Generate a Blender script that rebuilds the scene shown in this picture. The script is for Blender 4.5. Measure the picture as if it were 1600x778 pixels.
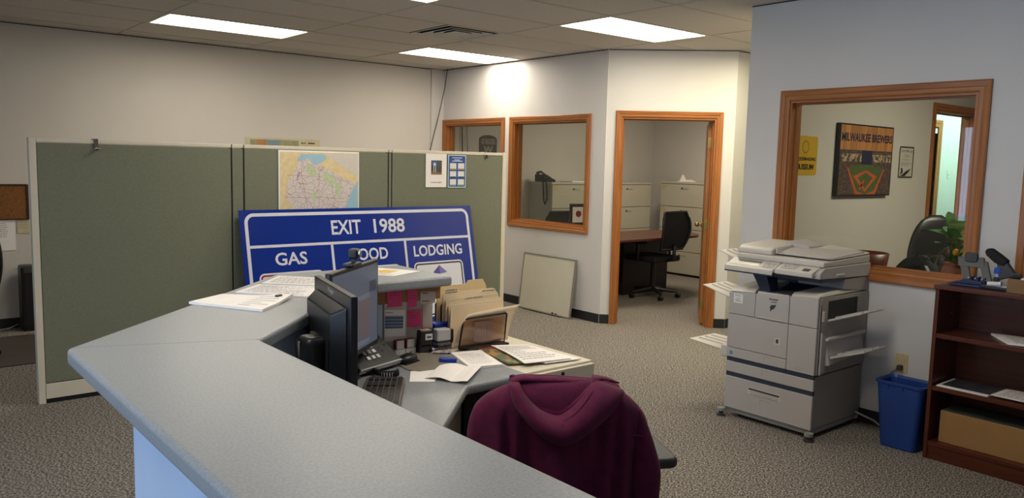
import bpy, bmesh, math, random
from mathutils import Vector, Matrix
from math import sin, cos, pi, radians, sqrt
random.seed(7)
S = bpy.context.scene
COL = S.collection
for o in list(bpy.data.objects):
    bpy.data.objects.remove(o)

# ------------------------------------------------------------------ camera
cam_d = bpy.data.cameras.new('camera')
cam = bpy.data.objects.new('camera', cam_d)
COL.objects.link(cam)
YAW, PIT, ROL = radians(50.114), radians(6.2044), radians(1.3377)
F_ = Vector((cos(YAW)*cos(PIT), sin(YAW)*cos(PIT), -sin(PIT)))
R_ = F_.cross(Vector((0, 0, 1))).normalized()
U_ = R_.cross(F_)
R2 = R_*cos(ROL)+U_*sin(ROL)
U2 = -R_*sin(ROL)+U_*cos(ROL)
mw = Matrix((R2, U2, -F_)).transposed().to_4x4()
mw.translation = Vector((0, 0, 1.575))
cam.matrix_world = mw
cam_d.sensor_width = 36
cam_d.lens = 36*1247.66/1600
cam_d.clip_start = 0.05
S.camera = cam

# ------------------------------------------------------------------ world, lights, exposure
S.view_settings.view_transform = 'Standard'
S.view_settings.look = 'None'
S.view_settings.gamma = 1
S.view_settings.use_curve_mapping = False
S.view_settings.exposure = 0.5
w = bpy.data.worlds.new('daylight')
S.world = w
w.use_nodes = True
w.node_tree.nodes['Background'].inputs[0].default_value = (0.55, 0.74, 1.0, 1)
w.node_tree.nodes['Background'].inputs[1].default_value = 1.2
TROFFER = 8.6
WARM = (1.0, 0.905, 0.76)


def area(name, loc, rot, sx, sy, power, color):
    l = bpy.data.lights.new(name, 'AREA')
    l.shape = 'RECTANGLE'
    l.size = sx
    l.size_y = sy
    l.energy = power
    l.color = color
    o = bpy.data.objects.new(name, l)
    o.location = loc
    o.rotation_euler = rot
    COL.objects.link(o)
    return o


DAY = (0.53, 0.72, 1.0)
for yy in (-0.9, 1.5, 3.9):     # daylight entering the three front windows
    area('window_daylight', (-2.85, yy, 1.55), (0, radians(-90), 0), 1.4, 1.9, 36, DAY)
area('office_lamp', (7.9, 6.3, 2.62), (0, 0, 0), 1.1, 0.5, 27, (1.0, 0.88, 0.70))
area('side_room_lamp', (6.4, 1.5, 2.62), (0, 0, 0), 1.1, 0.5, 34, (1.0, 0.90, 0.70))
area('hall_lamp', (11.6, 3.95, 2.62), (0, 0, 0), 2.4, 0.5, 42, (0.60, 1.0, 0.85))
area('passage_lamp', (5.9, 3.95, 2.62), (0, 0, 0), 1.1, 0.5, 22, (1.0, 0.90, 0.62))


# ------------------------------------------------------------------ materials
def L(h, k=1.0):
    h = h.lstrip('#')
    r = []
    for i in (0, 2, 4):
        c = int(h[i:i+2], 16)/255
        r.append((c/12.92 if c <= 0.04045 else ((c+0.055)/1.055)**2.4)*k)
    return (r[0], r[1], r[2], 1)


MATS = {}


def mat(name, col, rough=0.5, metal=0.0, var=0.06, scale=8.0, bump=0.0, bscale=200.0, spec=0.5, stretch=None, col2=None,
        detail=2.0, sheen=0.0, lo=0.35, hi=0.65, rvar=0.0):
    if name in MATS:
        return MATS[name]
    m = bpy.data.materials.new(name)
    m.use_nodes = True
    nt = m.node_tree
    b = nt.nodes['Principled BSDF']
    c = L(col) if isinstance(col, str) else col
    tc = nt.nodes.new('ShaderNodeTexCoord')
    mp = nt.nodes.new('ShaderNodeMapping')
    nt.links.new(tc.outputs['Object'], mp.inputs[0])
    if stretch:
        mp.inputs['Scale'].default_value = stretch
    nz = nt.nodes.new('ShaderNodeTexNoise')
    nz.inputs['Scale'].default_value = scale
    nz.inputs['Detail'].default_value = detail
    nt.links.new(mp.outputs[0], nz.inputs['Vector'])
    cr = nt.nodes.new('ShaderNodeValToRGB')
    cr.color_ramp.elements[0].position = lo
    cr.color_ramp.elements[1].position = hi
    if col2:
        c2 = L(col2) if isinstance(col2, str) else col2
        cr.color_ramp.elements[0].color = c2
        cr.color_ramp.elements[1].color = c
    else:
        cr.color_ramp.elements[0].color = tuple(x*(1-var) for x in c[:3])+(1,)
        cr.color_ramp.elements[1].color = tuple(min(1, x*(1+var)) for x in c[:3])+(1,)
    nt.links.new(nz.outputs['Fac'], cr.inputs[0])
    nt.links.new(cr.outputs[0], b.inputs['Base Color'])
    b.inputs['Roughness'].default_value = rough
    b.inputs['Metallic'].default_value = metal
    b.inputs['Specular IOR Level'].default_value = spec
    if sheen:
        b.inputs['Sheen Weight'].default_value = sheen
    if bump:
        n2 = nt.nodes.new('ShaderNodeTexNoise')
        n2.inputs['Scale'].default_value = bscale
        n2.inputs['Detail'].default_value = 3
        nt.links.new(mp.outputs[0], n2.inputs['Vector'])
        bp = nt.nodes.new('ShaderNodeBump')
        bp.inputs['Strength'].default_value = bump
        bp.inputs['Distance'].default_value = 0.004
        nt.links.new(n2.outputs['Fac'], bp.inputs['Height'])
        nt.links.new(bp.outputs[0], b.inputs['Normal'])
    MATS[name] = m
    return m


def glow(name, col, strength):
    m = bpy.data.materials.new(name)
    m.use_nodes = True
    b = m.node_tree.nodes['Principled BSDF']
    b.inputs['Base Color'].default_value = (0.8, 0.8, 0.8, 1)
    b.inputs['Emission Color'].default_value = tuple(col)+(1,)
    b.inputs['Emission Strength'].default_value = strength
    return m


def glass(name, gloss=1.0, tint=(0.93, 0.95, 0.94, 1), base=0.04):
    m = bpy.data.materials.new(name)
    m.use_nodes = True
    nt = m.node_tree
    for n in list(nt.nodes):
        nt.nodes.remove(n)
    out = nt.nodes.new('ShaderNodeOutputMaterial')
    t = nt.nodes.new('ShaderNodeBsdfTransparent')
    t.inputs[0].default_value = tint
    g = nt.nodes.new('ShaderNodeBsdfGlossy')
    g.inputs['Roughness'].default_value = 0.01
    fr = nt.nodes.new('ShaderNodeLayerWeight')
    fr.inputs[0].default_value = 0.35
    mt = nt.nodes.new('ShaderNodeMath')
    mt.operation = 'MULTIPLY_ADD'
    mt.inputs[1].default_value = 0.5*gloss
    mt.inputs[2].default_value = base
    nt.links.new(fr.outputs['Fresnel'], mt.inputs[0])
    mx = nt.nodes.new('ShaderNodeMixShader')
    nt.links.new(mt.outputs[0], mx.inputs[0])
    nt.links.new(t.outputs[0], mx.inputs[1])
    nt.links.new(g.outputs[0], mx.inputs[2])
    nt.links.new(mx.outputs[0], out.inputs[0])
    return m


def oak(axis):
    st = {'x': (1.5, 40, 40), 'y': (40, 1.5, 40), 'z': (40, 40, 1.5)}[axis]
    return mat('oak_'+axis, '#b06e34', 0.38, col2='#8a5325', scale=1.6, stretch=st, detail=6, lo=0.3, hi=0.7, bump=0.05, bscale=3)


OX, OY, OZ = oak('x'), oak('y'), oak('z')


def redwood(axis):
    st = {'x': (1.2, 30, 30), 'y': (30, 1.2, 30), 'z': (30, 30, 1.2)}[axis]
    return mat('cherry_'+axis, '#5d2c1a', 0.32, col2='#47200f', scale=1.4, stretch=st, detail=5, lo=0.3, hi=0.7)


CX, CY, CZ = redwood('x'), redwood('y'), redwood('z')
M_wall = mat('wall_paint', '#d0cbc3', 0.75, var=0.015, scale=1.5, bump=0.05, bscale=350)
M_wallW = mat('wall_paint_white', '#d3d0cc', 0.6, var=0.015, scale=1.5, bump=0.05, bscale=350)
M_tile = mat('ceiling_tile', '#cbc5bd', 0.95, var=0.07, scale=90, bump=0.25, bscale=260)
M_grid = mat('ceiling_grid', '#b9b2a6', 0.6, var=0.03)
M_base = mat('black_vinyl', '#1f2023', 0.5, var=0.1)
M_lam = mat('grey_laminate', '#979ca0', 0.34, col2='#868c92', scale=190, detail=5, lo=.36, hi=.64, var=0.1)
M_lamside = mat('counter_side_laminate', '#b9cbe4', 0.45, var=0.02)
M_sage = mat('sage_fabric', '#7f8270', 0.95, col2='#737663', scale=160, stretch=(1, 1, 1.5), detail=4, bump=0.15, bscale=700)
M_cream = mat('cream_metal', '#d8d0bd', 0.45, var=0.02)
M_white = mat('white_plastic', '#e2e2e0', 0.4, var=0.02)
M_paper = mat('paper', '#f5f0ec', 0.8, var=0.015, scale=20)
M_ink = mat('grey_ink', '#a29fa4', 0.8, var=0.1)
M_black = mat('black_plastic', '#16171a', 0.38, var=0.1, scale=30)
M_blackm = mat('black_matte', '#111214', 0.8, var=0.15, scale=40)
M_dgrey = mat('dark_grey_plastic', '#3a3b3e', 0.5, var=0.08, scale=30)
M_signb = mat('sign_blue', '#0c2c8a', 0.22, var=0.03, scale=3)
M_signw = mat('sign_white', '#d9dbe4', 0.35, var=.02)
M_signr = mat('sign_red', '#8c1c24', 0.35, var=0.05)
M_chrome = mat('brushed_metal', '#b5b5b5', 0.25, metal=1.0, var=0.05)
M_brass = mat('brass', '#b59a58', 0.3, metal=1.0, var=0.1)
M_hood = mat('maroon_fleece', '#6c1744', 0.95, col2='#591139', scale=30, detail=5, bump=0.3, bscale=420, sheen=0.05, lo=0.3, hi=0.7)
M_hoodin = mat('maroon_fleece_seam', '#5a1038', 0.95, var=0.1, scale=60, bump=0.3, bscale=400)
M_manila = mat('manila', '#e5cf9f', 0.75, var=0.03, scale=10)
M_manila2 = mat('manila_pale', '#efdcbc', 0.75, var=0.03, scale=10)
M_pink = mat('pink_sticky', '#d8437c', 0.7, var=0.04, scale=10)
M_rose = mat('rose_paper', '#e9b8b4', 0.8, var=0.03, scale=10)
M_cop = mat('copier_plastic', '#b2adaa', 0.5, var=0.02, scale=3)
M_copL = mat('copier_light', '#c6c1b8', 0.45, var=0.02, scale=3)
M_copD = mat('copier_side', '#99938c', 0.55, var=0.02, scale=3)
M_copB = mat('copier_navy', '#2a3146', 0.5, var=0.05)
M_cabF = mat('file_cabinet_paint', '#b9b4a2', 0.45, var=0.02, scale=3)
M_cabS = mat('file_cabinet_grey', '#a6a498', 0.5, var=0.02, scale=3)
M_bin = mat('blue_bin_plastic', '#1d3f86', 0.42, var=0.05, scale=6)
M_box = mat('cardboard', '#9c7647', 0.85, var=0.05, scale=12)
M_blue = mat('blue_plastic', '#1a44b0', 0.3, var=0.05)
M_cork = mat('cork', '#8d5f33', 0.9, col2='#74491f', scale=120, detail=4)
M_glass = glass('office_glass', 0.12, tint=(.9,.92,.9,1), base=0.0)
M_glassR = glass('side_room_glass', 0.45, tint=(0.90, 0.92, 0.90, 1), base=0.02)
M_clear = glass('clear_acrylic', 1.0, tint=(0.80, 0.80, 0.82, 1), base=0.06)
M_smoke = glass('smoked_mesh', 0.2, tint=(0.86, 0.78, 0.74, 1), base=0.03)


def carpet():
    m = bpy.data.materials.new('carpet')
    m.use_nodes = True
    nt = m.node_tree
    b = nt.nodes['Principled BSDF']
    tc = nt.nodes.new('ShaderNodeTexCoord')
    nz = nt.nodes.new('ShaderNodeTexNoise')
    nz.inputs['Scale'].default_value = 82
    nz.inputs['Detail'].default_value = 5
    nz.inputs['Roughness'].default_value = 0.75
    mp = nt.nodes.new('ShaderNodeMapping')
    mp.inputs['Rotation'].default_value = (0, 0, radians(35))
    mp.inputs['Scale'].default_value = (1.0, 1.5, 1)
    nt.links.new(tc.outputs['Object'], mp.inputs[0])
    nt.links.new(mp.outputs[0], nz.inputs['Vector'])
    cr = nt.nodes.new('ShaderNodeValToRGB')
    e = cr.color_ramp.elements
    e[0].position = 0.42
    e[0].color = L('#35322f')
    e[1].position = 0.58
    e[1].color = L('#bdb6ad')
    x = e.new(0.5)
    x.color = L('#716b64')
    nt.links.new(nz.outputs['Fac'], cr.inputs[0])
    nt.links.new(cr.outputs[0], b.inputs['Base Color'])
    b.inputs['Roughness'].default_value = 1.0
    b.inputs['Specular IOR Level'].default_value = 0.1
    bp = nt.nodes.new('ShaderNodeBump')
    bp.inputs['Strength'].default_value = 0.5
    bp.inputs['Distance'].default_value = 0.006
    nt.links.new(nz.outputs['Fac'], bp.inputs['Height'])
    nt.links.new(bp.outputs[0], b.inputs['Normal'])
    return m


M_carpet = carpet()


# ------------------------------------------------------------------ mesh helpers
class MB:
    def __init__(s):
        s.v = []
        s.f = []

    def add(s, vs, fs):
        n = len(s.v)
        s.v += [tuple(p) for p in vs]
        s.f += [tuple(i+n for i in f) for f in fs]
        return s

    def box(s, a, b):
        x0, y0, z0 = [min(a[i], b[i]) for i in range(3)]
        x1, y1, z1 = [max(a[i], b[i]) for i in range(3)]
        return s.add([(x0, y0, z0), (x1, y0, z0), (x1, y1, z0), (x0, y1, z0), (x0, y0, z1), (x1, y0, z1), (x1, y1, z1), (x0, y1, z1)],
                     [(0, 3, 2, 1), (4, 5, 6, 7), (0, 1, 5, 4), (1, 2, 6, 5), (2, 3, 7, 6), (3, 0, 4, 7)])

    def prism(s, pts, axis, lo, hi):
        n = len(pts)

        def P(p, h):
            return {'x': (h, p[0], p[1]), 'y': (p[0], h, p[1]), 'z': (p[0], p[1], h)}[axis]
        return s.add([P(p, lo) for p in pts]+[P(p, hi) for p in pts],
                     [tuple(range(n))[::-1], tuple(range(n, 2*n))]+[(i, (i+1) % n, n+(i+1) % n, n+i) for i in range(n)])

    def hull(s, bot, top):      # two matching rings
        n = len(bot)
        return s.add(list(bot)+list(top), [tuple(range(n))[::-1], tuple(range(n, 2*n))]+[(i, (i+1) % n, n+(i+1) % n, n+i) for i in range(n)])

    def rings(s, rs, close=True, caps=True):
        n = len(rs[0])
        vs = [p for r in rs for p in r]
        fs = []
        for j in range(len(rs)-1):
            for i in range(n if close else n-1):
                k = (i+1) % n
                fs.append((j*n+i, j*n+k, (j+1)*n+k, (j+1)*n+i))
        if caps:
            fs.append(tuple(range(n))[::-1])
            fs.append(tuple((len(rs)-1)*n+i for i in range(n)))
        return s.add(vs, fs)

    def tube(s, pts, r, n=8, caps=True):
        pts = [Vector(p) for p in pts]
        rs = []
        up = Vector((0, 0, 1))
        for i, p in enumerate(pts):
            t = (pts[min(i+1, len(pts)-1)]-pts[max(i-1, 0)]).normalized()
            if i == 0:
                a = t.cross(up)
                if a.length < 0.1:
                    a = t.cross(Vector((1, 0, 0)))
                a.normalize()
            else:
                a = (a-t*a.dot(t)).normalized()
            b = t.cross(a)
            rr = r[i] if isinstance(r, (list, tuple)) else r
            rs.append([p+(a*cos(2*pi*k/n)+b*sin(2*pi*k/n))*rr for k in range(n)])
        return s.rings(rs, True, caps)

    def cyl(s, p0, p1, r, r1=None, n=16):
        return s.tube([p0, p1], [r, r if r1 is None else r1], n)

    def lathe(s, prof, c=(0, 0, 0), n=20, a0=0, a1=2*pi):
        full = abs(a1-a0-2*pi) < 1e-6
        rs = []
        for (r, z) in prof:
            rs.append([(c[0]+r*cos(a0+(a1-a0)*k/n), c[1]+r*sin(a0+(a1-a0)*k/n), c[2]+z) for k in range(n if full else n+1)])
        return s.rings(rs, full, full)

    def ball(s, c, r, n=10):
        rx, ry, rz = r if isinstance(r, (tuple, list)) else (r, r, r)
        rs = []
        for j in range(1, n):
            t = pi*j/n
            rs.append([(c[0]+rx*sin(t)*cos(2*pi*k/(2*n)), c[1]+ry*sin(t)*sin(2*pi*k/(2*n)), c[2]-rz*cos(t)) for k in range(2*n)])
        return s.rings(rs)

    def sheet(s, fn, nu, nv, closed=False):
        vs = [fn(i/nu, j/nv) for j in range(nv+1) for i in range(nu+1)]
        return s.add(vs, [(j*(nu+1)+i, j*(nu+1)+i+1, (j+1)*(nu+1)+i+1, (j+1)*(nu+1)+i) for j in range(nv) for i in range(nu)])

    def tf(s, M):
        s.v = [tuple(M @ Vector(p)) for p in s.v]
        return s

    def mesh(s, name, m, smooth=False):
        me = bpy.data.meshes.new(name)
        me.from_pydata(s.v, [], s.f)
        me.update()
        bm = bmesh.new()
        bm.from_mesh(me)
        bmesh.ops.recalc_face_normals(bm, faces=bm.faces)
        bm.to_mesh(me)
        bm.free()
        me.materials.append(m)
        if smooth:
            for p in me.polygons:
                p.use_smooth = True
        return me

    def build(s, name, m, parent=None, bev=0, seg=2, smooth=False, sub=0, solid=0, loc=None, rz=0, off=-1):
        me = s.mesh(name, m, smooth)
        o = bpy.data.objects.new(name, me)
        COL.objects.link(o)
        if parent:
            o.parent = parent
        if loc is not None:
            o.location = loc
        o.rotation_euler[2] = rz
        if solid:
            md = o.modifiers.new('solid', 'SOLIDIFY')
            md.thickness = solid
            md.offset = off
        if bev:
            md = o.modifiers.new('bevel', 'BEVEL')
            md.width = bev
            md.segments = seg
            md.limit_method = 'ANGLE'
            md.angle_limit = radians(40)
            for p in me.polygons:
                p.use_smooth = True
            md.harden_normals = False
            wn = o.modifiers.new('wn', 'WEIGHTED_NORMAL')
            wn.keep_sharp = True
        if sub:
            md = o.modifiers.new('sub', 'SUBSURF')
            md.levels = sub
            md.render_levels = sub
        return o


def B(a, b):
    return MB().box(a, b)


def tag(o, label, cat, group=None, kind=None):
    if label:
        o['label'] = label
    if cat:
        o['category'] = cat
    if group:
        o['group'] = group
    if kind:
        o['kind'] = kind
    return o


def thing(name, label, cat, loc=(0, 0, 0), rz=0, group=None):
    o = bpy.data.objects.new(name, None)
    o.empty_display_size = 0.1
    COL.objects.link(o)
    o.location = loc
    o.rotation_euler = (0, 0, rz)
    return tag(o, label, cat, group)


def struct(o, label, cat='structure'):
    return tag(o, label, cat, None, 'structure')


def clone(o, parent=None):
    c = o.copy()
    COL.objects.link(c)
    if parent:
        c.parent = parent
    for ch in [x for x in bpy.data.objects if x.parent == o]:
        clone(ch, c)
    return c


def text(body, m, parent, rect, y, bold=0.0, name='lettering', ext=0.0006, axis='y', spacing=1.0, flip=False):
    """lettering fitted to rect (x0,z0,x1,z1) on a local plane facing -y (axis 'y') or +z (axis 'z')"""
    cu = bpy.data.curves.new('t', 'FONT')
    cu.body = body
    cu.size = 1
    cu.offset = bold
    cu.space_character = spacing
    cu.extrude = 0.02
    cu.resolution_u = 3
    to = bpy.data.objects.new('t', cu)
    COL.objects.link(to)
    dg = bpy.context.evaluated_depsgraph_get()
    dg.update()
    me = bpy.data.meshes.new_from_object(to.evaluated_get(dg))
    bpy.data.objects.remove(to)
    bpy.data.curves.remove(cu)
    xs = [v.co.x for v in me.vertices]
    ys = [v.co.y for v in me.vertices]
    x0, x1, y0, y1 = min(xs), max(xs), min(ys), max(ys)
    for v in me.vertices:
        a = (v.co.x-x0)/(x1-x0)
        b = (v.co.y-y0)/(y1-y0)
        h = v.co.z/0.02*ext
        X = rect[0]+a*(rect[2]-rect[0])
        Z = rect[1]+b*(rect[3]-rect[1])
        v.co = (X, y-h, Z) if axis == 'y' else (X, Z, y+h)
    me.name = name
    me.materials.clear()
    me.materials.append(m)
    o = bpy.data.objects.new(name, me)
    COL.objects.link(o)
    if parent:
        o.parent = parent
    return o


def bil(C4, u, v):
    a, b, c, d = [Vector(p) for p in C4]
    return a*(1-u)*(1-v)+b*u*(1-v)+c*u*v+d*(1-u)*v


def textlines(u0, v0, u1, v1, n, seed=1, fill=0.85, th=0.35, words=True):
    rnd = random.Random(seed)
    out = []
    for i in range(n):
        vv = v1-(v1-v0)*(i+0.5)/n
        h = (v1-v0)/n*th*0.5
        end = u0+(u1-u0)*(fill+(1-fill)*rnd.random() if rnd.random() > 0.2 else rnd.uniform(0.3, 0.8))
        if not words:
            out.append((u0, vv-h, end, vv+h))
            continue
        x = u0
        while x < end:
            wd = rnd.uniform(0.03, 0.10)
            out.append((x, vv-h, min(x+wd, end), vv+h))
            x += wd+0.018
    return out


def sheet(name, label, cat, C4, th, m, prints=(), group=None, curl=None, parent=None, nu=8, nv=8):
    """a sheet or pad with four corners p00,p10,p11,p01 (counter-clockwise seen from its printed side)"""
    c = sum((Vector(p) for p in C4), Vector())/4
    Q = [Vector(p)-c for p in C4]
    n = (Q[1]-Q[0]).cross(Q[3]-Q[0]).normalized()

    def P(u, v, h=0.0):
        p = bil(Q, u, v)
        k = curl(u, v) if curl else 0
        return p+n*(h+k)
    mb = MB()
    if curl is None:
        nu = nv = 1
    top = [[P(i/nu, j/nv, th) for i in range(nu+1)] for j in range(nv+1)]
    bot = [[P(i/nu, j/nv, 0) for i in range(nu+1)] for j in range(nv+1)]
    N = (nu+1)*(nv+1)
    mb.v = [tuple(p) for r in top for p in r]+[tuple(p) for r in bot for p in r]
    ix = lambda i, j: j*(nu+1)+i
    for j in range(nv):
        for i in range(nu):
            q = (ix(i, j), ix(i+1, j), ix(i+1, j+1), ix(i, j+1))
            mb.f += [q, tuple(N+k for k in q[::-1])]
    edge = [ix(i, 0) for i in range(nu)]+[ix(nu, j) for j in range(nv)]+[ix(i, nv) for i in range(nu, 0, -1)]+[ix(0, j) for j in range(nv, 0, -1)]
    for k in range(len(edge)):
        a, b = edge[k], edge[(k+1) % len(edge)]
        mb.f.append((a, N+a, N+b, b))
    o = mb.build(name, m, parent, loc=c)
    if parent is None:
        tag(o, label, cat, group)
    for k, (pm, rects) in enumerate(prints):
        pb = MB()
        for (a, b_, c_, d) in rects:
            ns = 4 if curl else 1
            pb.sheet(lambda u, v: P(a+(c_-a)*u, b_+(d-b_)*v, th+0.0004+0.0002*k), ns, ns)
        p = pb.build('printing', pm, o)
        if len(rects) > 1:
            p['kind'] = 'stuff'
    return o


def flat(name, pts, y, m, parent, th=0.0006):
    """flat printed shape on a local plane facing -y"""
    return MB().prism(pts, 'y', y-th, y).build(name, m, parent)


def arc(cx, cz, r, a0, a1, n=8, rz=None):
    rz = rz or r
    return [(cx+r*cos(radians(a0+(a1-a0)*i/n)), cz+rz*sin(radians(a0+(a1-a0)*i/n))) for i in range(n+1)]


def rrect(x0, z0, x1, z1, r, n=5):
    return arc(x1-r, z1-r, r, 0, 90, n)+arc(x0+r, z1-r, r, 90, 180, n)+arc(x0+r, z0+r, r, 180, 270, n)+arc(x1-r, z0+r, r, 270, 360, n)


def ringshape(name, outer, inner, y, m, parent, th=0.0006):
    n = len(outer)
    mb = MB()
    vs = [(p[0], y-th, p[1]) for p in outer]+[(p[0], y-th, p[1]) for p in inner]
    mb.add(vs, [(i, (i+1) % n, n+(i+1) % n, n+i) for i in range(n)])
    return mb.build(name, m, parent)


# ================================================================== SETTING
HC = 2.674
struct(B((-2.7, -2.7, -0.06), (13.6, 8.4, 0)).build('floor', M_carpet), 'grey and tan flecked office carpet', 'floor')

# ceiling: slab, grid bars and lay-in tiles
ceil = struct(B((-2.7, -2.7, 2.76), (13.6, 8.4, 2.85)).build('ceiling', M_wall), 'suspended ceiling of grey lay-in tiles', 'ceiling')
gx = [2.01+1.22*k for k in range(-4, 5)]
gy = [4.24+0.61*k for k in range(-12, 7)]
light_cells = {(2.01, 4.24), (2.01, 6.68), (4.45, 6.68), (4.45, 4.24), (2.01, 1.80), (-0.43, 1.80)}
tile_me = {}


def tile(x0, y0, x1, y1):
    x0, x1 = max(x0, -2.6), min(x1, 6.9)
    y0, y1 = max(y0, -2.6), min(y1, 8.22)
    if x1-x0 < 0.02 or y1-y0 < 0.02:
        return
    if x0 >= 4.84 and y1 <= 3.2:
        return
    g = 0.004
    key = (round(x1-x0, 3), round(y1-y0, 3))
    if key not in tile_me:
        a, b = key[0]/2-g, key[1]/2-g
        tile_me[key] = B((-a, -b, 0), (a, b, 0.016)).mesh('tile', M_tile)
    o = bpy.data.objects.new('tile', tile_me[key])
    COL.objects.link(o)
    o.parent = ceil
    o.location = ((x0+x1)/2, (y0+y1)/2, HC+0.002+random.uniform(0, 0.002))
    o.rotation_euler = (random.uniform(-.0022, .0022), random.uniform(-.0012, .0012), 0)


for x0 in gx:
    for y0 in gy:
        if any(abs(x0-a) < 0.02 and abs(y0-b) < 0.02 for a, b in light_cells):
            continue
        if abs(x0-3.23) < .02 and abs(y0-5.46) < .02:   # the air vent takes half of this cell
            tile(3.23, 5.46, 3.84, 6.07)
            continue
        tile(x0, y0, x0+1.22, y0+0.61)
for x in gx:
    B((x-0.004, -2.6, HC-0.001), (x+0.004, 8.22, HC+0.03)).build('grid_bar', M_grid, ceil)
for y in gy:
    if y > -2.6:
        B((-2.6, y-0.004, HC-0.001), (6.9 if y > 3.2 else 4.9, y+0.004, HC+0.03)).build('grid_bar', M_grid, ceil)


def wall(name, label, O, rz, length, openings=(), h=2.758, t=0.12, m=None, x0=0.0, parent=None):
    """wall whose room side is the local plane y=0, running along local +x"""
    mb = MB()
    cur = x0
    for (a, b, z0, z1) in sorted(openings):
        mb.box((cur, 0, 0), (a, t, h))
        if z0 > 0:
            mb.box((a, 0, 0), (b, t, z0))
        mb.box((a, 0, z1), (b, t, h))
        cur = b
    mb.box((cur, 0, 0), (length, t, h))
    o = mb.build(name, m or M_wall, loc=O, rz=rz)
    return struct(o, label, 'wall')


RZX = radians(-90)       # room side facing -X : local x -> -Y, local y -> +X
wall('wall_left', 'long bare off-white wall at the far left', (-2.7, 8.22, 0), 0, 12.4, x0=0)
# back wall X=5.70 : local x = 8.22 - Y
wall('wall_back', 'white wall with two office windows', (5.70, 8.22, 0), RZX, 2.78,
     [(0.09, 1.17, 0.93, 2.01), (1.38, 2.52, 0.93, 2.01)], m=M_wallW)
RZD = radians(-45)
wall('wall_diagonal', 'angled white wall with the office doorway', (5.702, 5.447, 0), RZD, 1.228, [(0.155, 1.055, 0, 2.035)], m=M_wallW)
wall('wall_passage', 'wall of the passage beyond the angled wall', (6.57, 4.58, 0), 0, 7.0, m=M_wallW)
wall('wall_right', 'white wall with the large oak-framed window on the right', (4.84, 3.28, 0), RZX, 5.9,
     [(0.33, 1.48, 0.965, 2.02), (1.805, 2.93, 0.965, 2.02)], m=M_wallW, t=0.12)
wall('wall_side_room', 'wall with posters inside the side room', (4.96, 3.15, 0), 0, 8.6, [(2.58, 3.51, 0, 2.13)], t=0.13)
wall('wall_side_room_back', 'back wall of the side room', (9.6, 3.15, 0), RZX, 5.7)
wall('wall_front', 'street side wall with blinds', (-2.6, -2.6, 0), radians(90), 10.9,
     [(0.75, 2.65, 0.85, 2.25), (3.15, 5.05, 0.85, 2.25), (5.55, 7.45, 0.85, 2.25)])
wall('wall_near', 'wall behind the camera', (9.7, -2.6, 0), radians(180), 12.4)
wall('wall_office_right', 'right wall inside the back office', (9.67, 8.22, 0), RZX, 3.55)
struct(B((13.5, 3.1, 0), (13.6, 4.7, 2.7)).build('wall_passage_end', M_wall), 'end wall of the passage', 'wall')

# corner pilaster between left wall and back wall
struct(B((-0.005, -0.03, 0), (0.175, 0, 2.672)).build('trim_1', M_wallW, loc=(5.525, 8.22, 0)), 'white vertical corner strip beside the back windows', 'trim')

# baseboards
def bb(name, O, rz, a, b, label):
    struct(B((a, -0.008, 0), (b, 0, 0.092)).build(name, M_base, loc=O, rz=rz, bev=0.003), label, 'baseboard')


bb('baseboard_left', (-2.6, 8.22, 0), 0, 0, 8.12, 'black vinyl baseboard on the left wall')
bb('baseboard_back', (5.70, 8.19, 0), RZX, 0, 2.74, 'black vinyl baseboard under the office windows')
bb('baseboard_diagonal', (5.702, 5.447, 0), RZD, 0.0, 0.092, 'black vinyl baseboard left of the doorway')
bb('baseboard_diagonal_end', (5.702, 5.447, 0), RZD, 1.118, 1.225, 'black vinyl baseboard right of the doorway')
bb('baseboard_right', (4.84, 3.28, 0), RZX, 0, 5.8, 'black vinyl baseboard behind the copier')
bb('baseboard_office', (5.83, 8.22, 0), 0, 0, 3.8, 'black vinyl baseboard in the back office')
bb('baseboard_passage', (6.57, 4.58, 0), 0, 0, 6.9, 'black vinyl baseboard in the passage')


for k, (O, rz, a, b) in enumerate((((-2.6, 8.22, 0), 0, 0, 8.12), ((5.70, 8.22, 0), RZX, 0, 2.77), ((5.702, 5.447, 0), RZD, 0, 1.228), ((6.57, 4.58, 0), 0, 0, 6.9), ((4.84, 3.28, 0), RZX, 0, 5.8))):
    struct(B((a, -.004, HC-.007), (b, .0, HC)).build('trim_%d' % (k+2), M_base, loc=O, rz=rz), 'dark strip drawn as the shadow line where the wall meets the ceiling', 'trim')  # thin dark strips put in as the shadow gap along the wall tops


# casings, jambs and panes
def casing_side(parent, a, b, corners, prof, m):
    """one mitred casing board: a,b inner corners (x,z); corners = outward unit offsets at each end"""
    mb = MB()
    ringA = [(a[0]+corners[0][0]*d, -h, a[1]+corners[0][1]*d) for d, h in prof]
    ringB = [(b[0]+corners[1][0]*d, -h, b[1]+corners[1][1]*d) for d, h in prof]
    mb.rings([ringA, ringB])
    return mb.build('casing', m, parent)


def profile(wd):
    return [(0, 0), (0, 0.010), (wd*0.12, 0.014), (wd*0.42, 0.014), (wd*0.5, 0.019), (wd*0.88, 0.022), (wd, 0.018), (wd, 0)]


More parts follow.
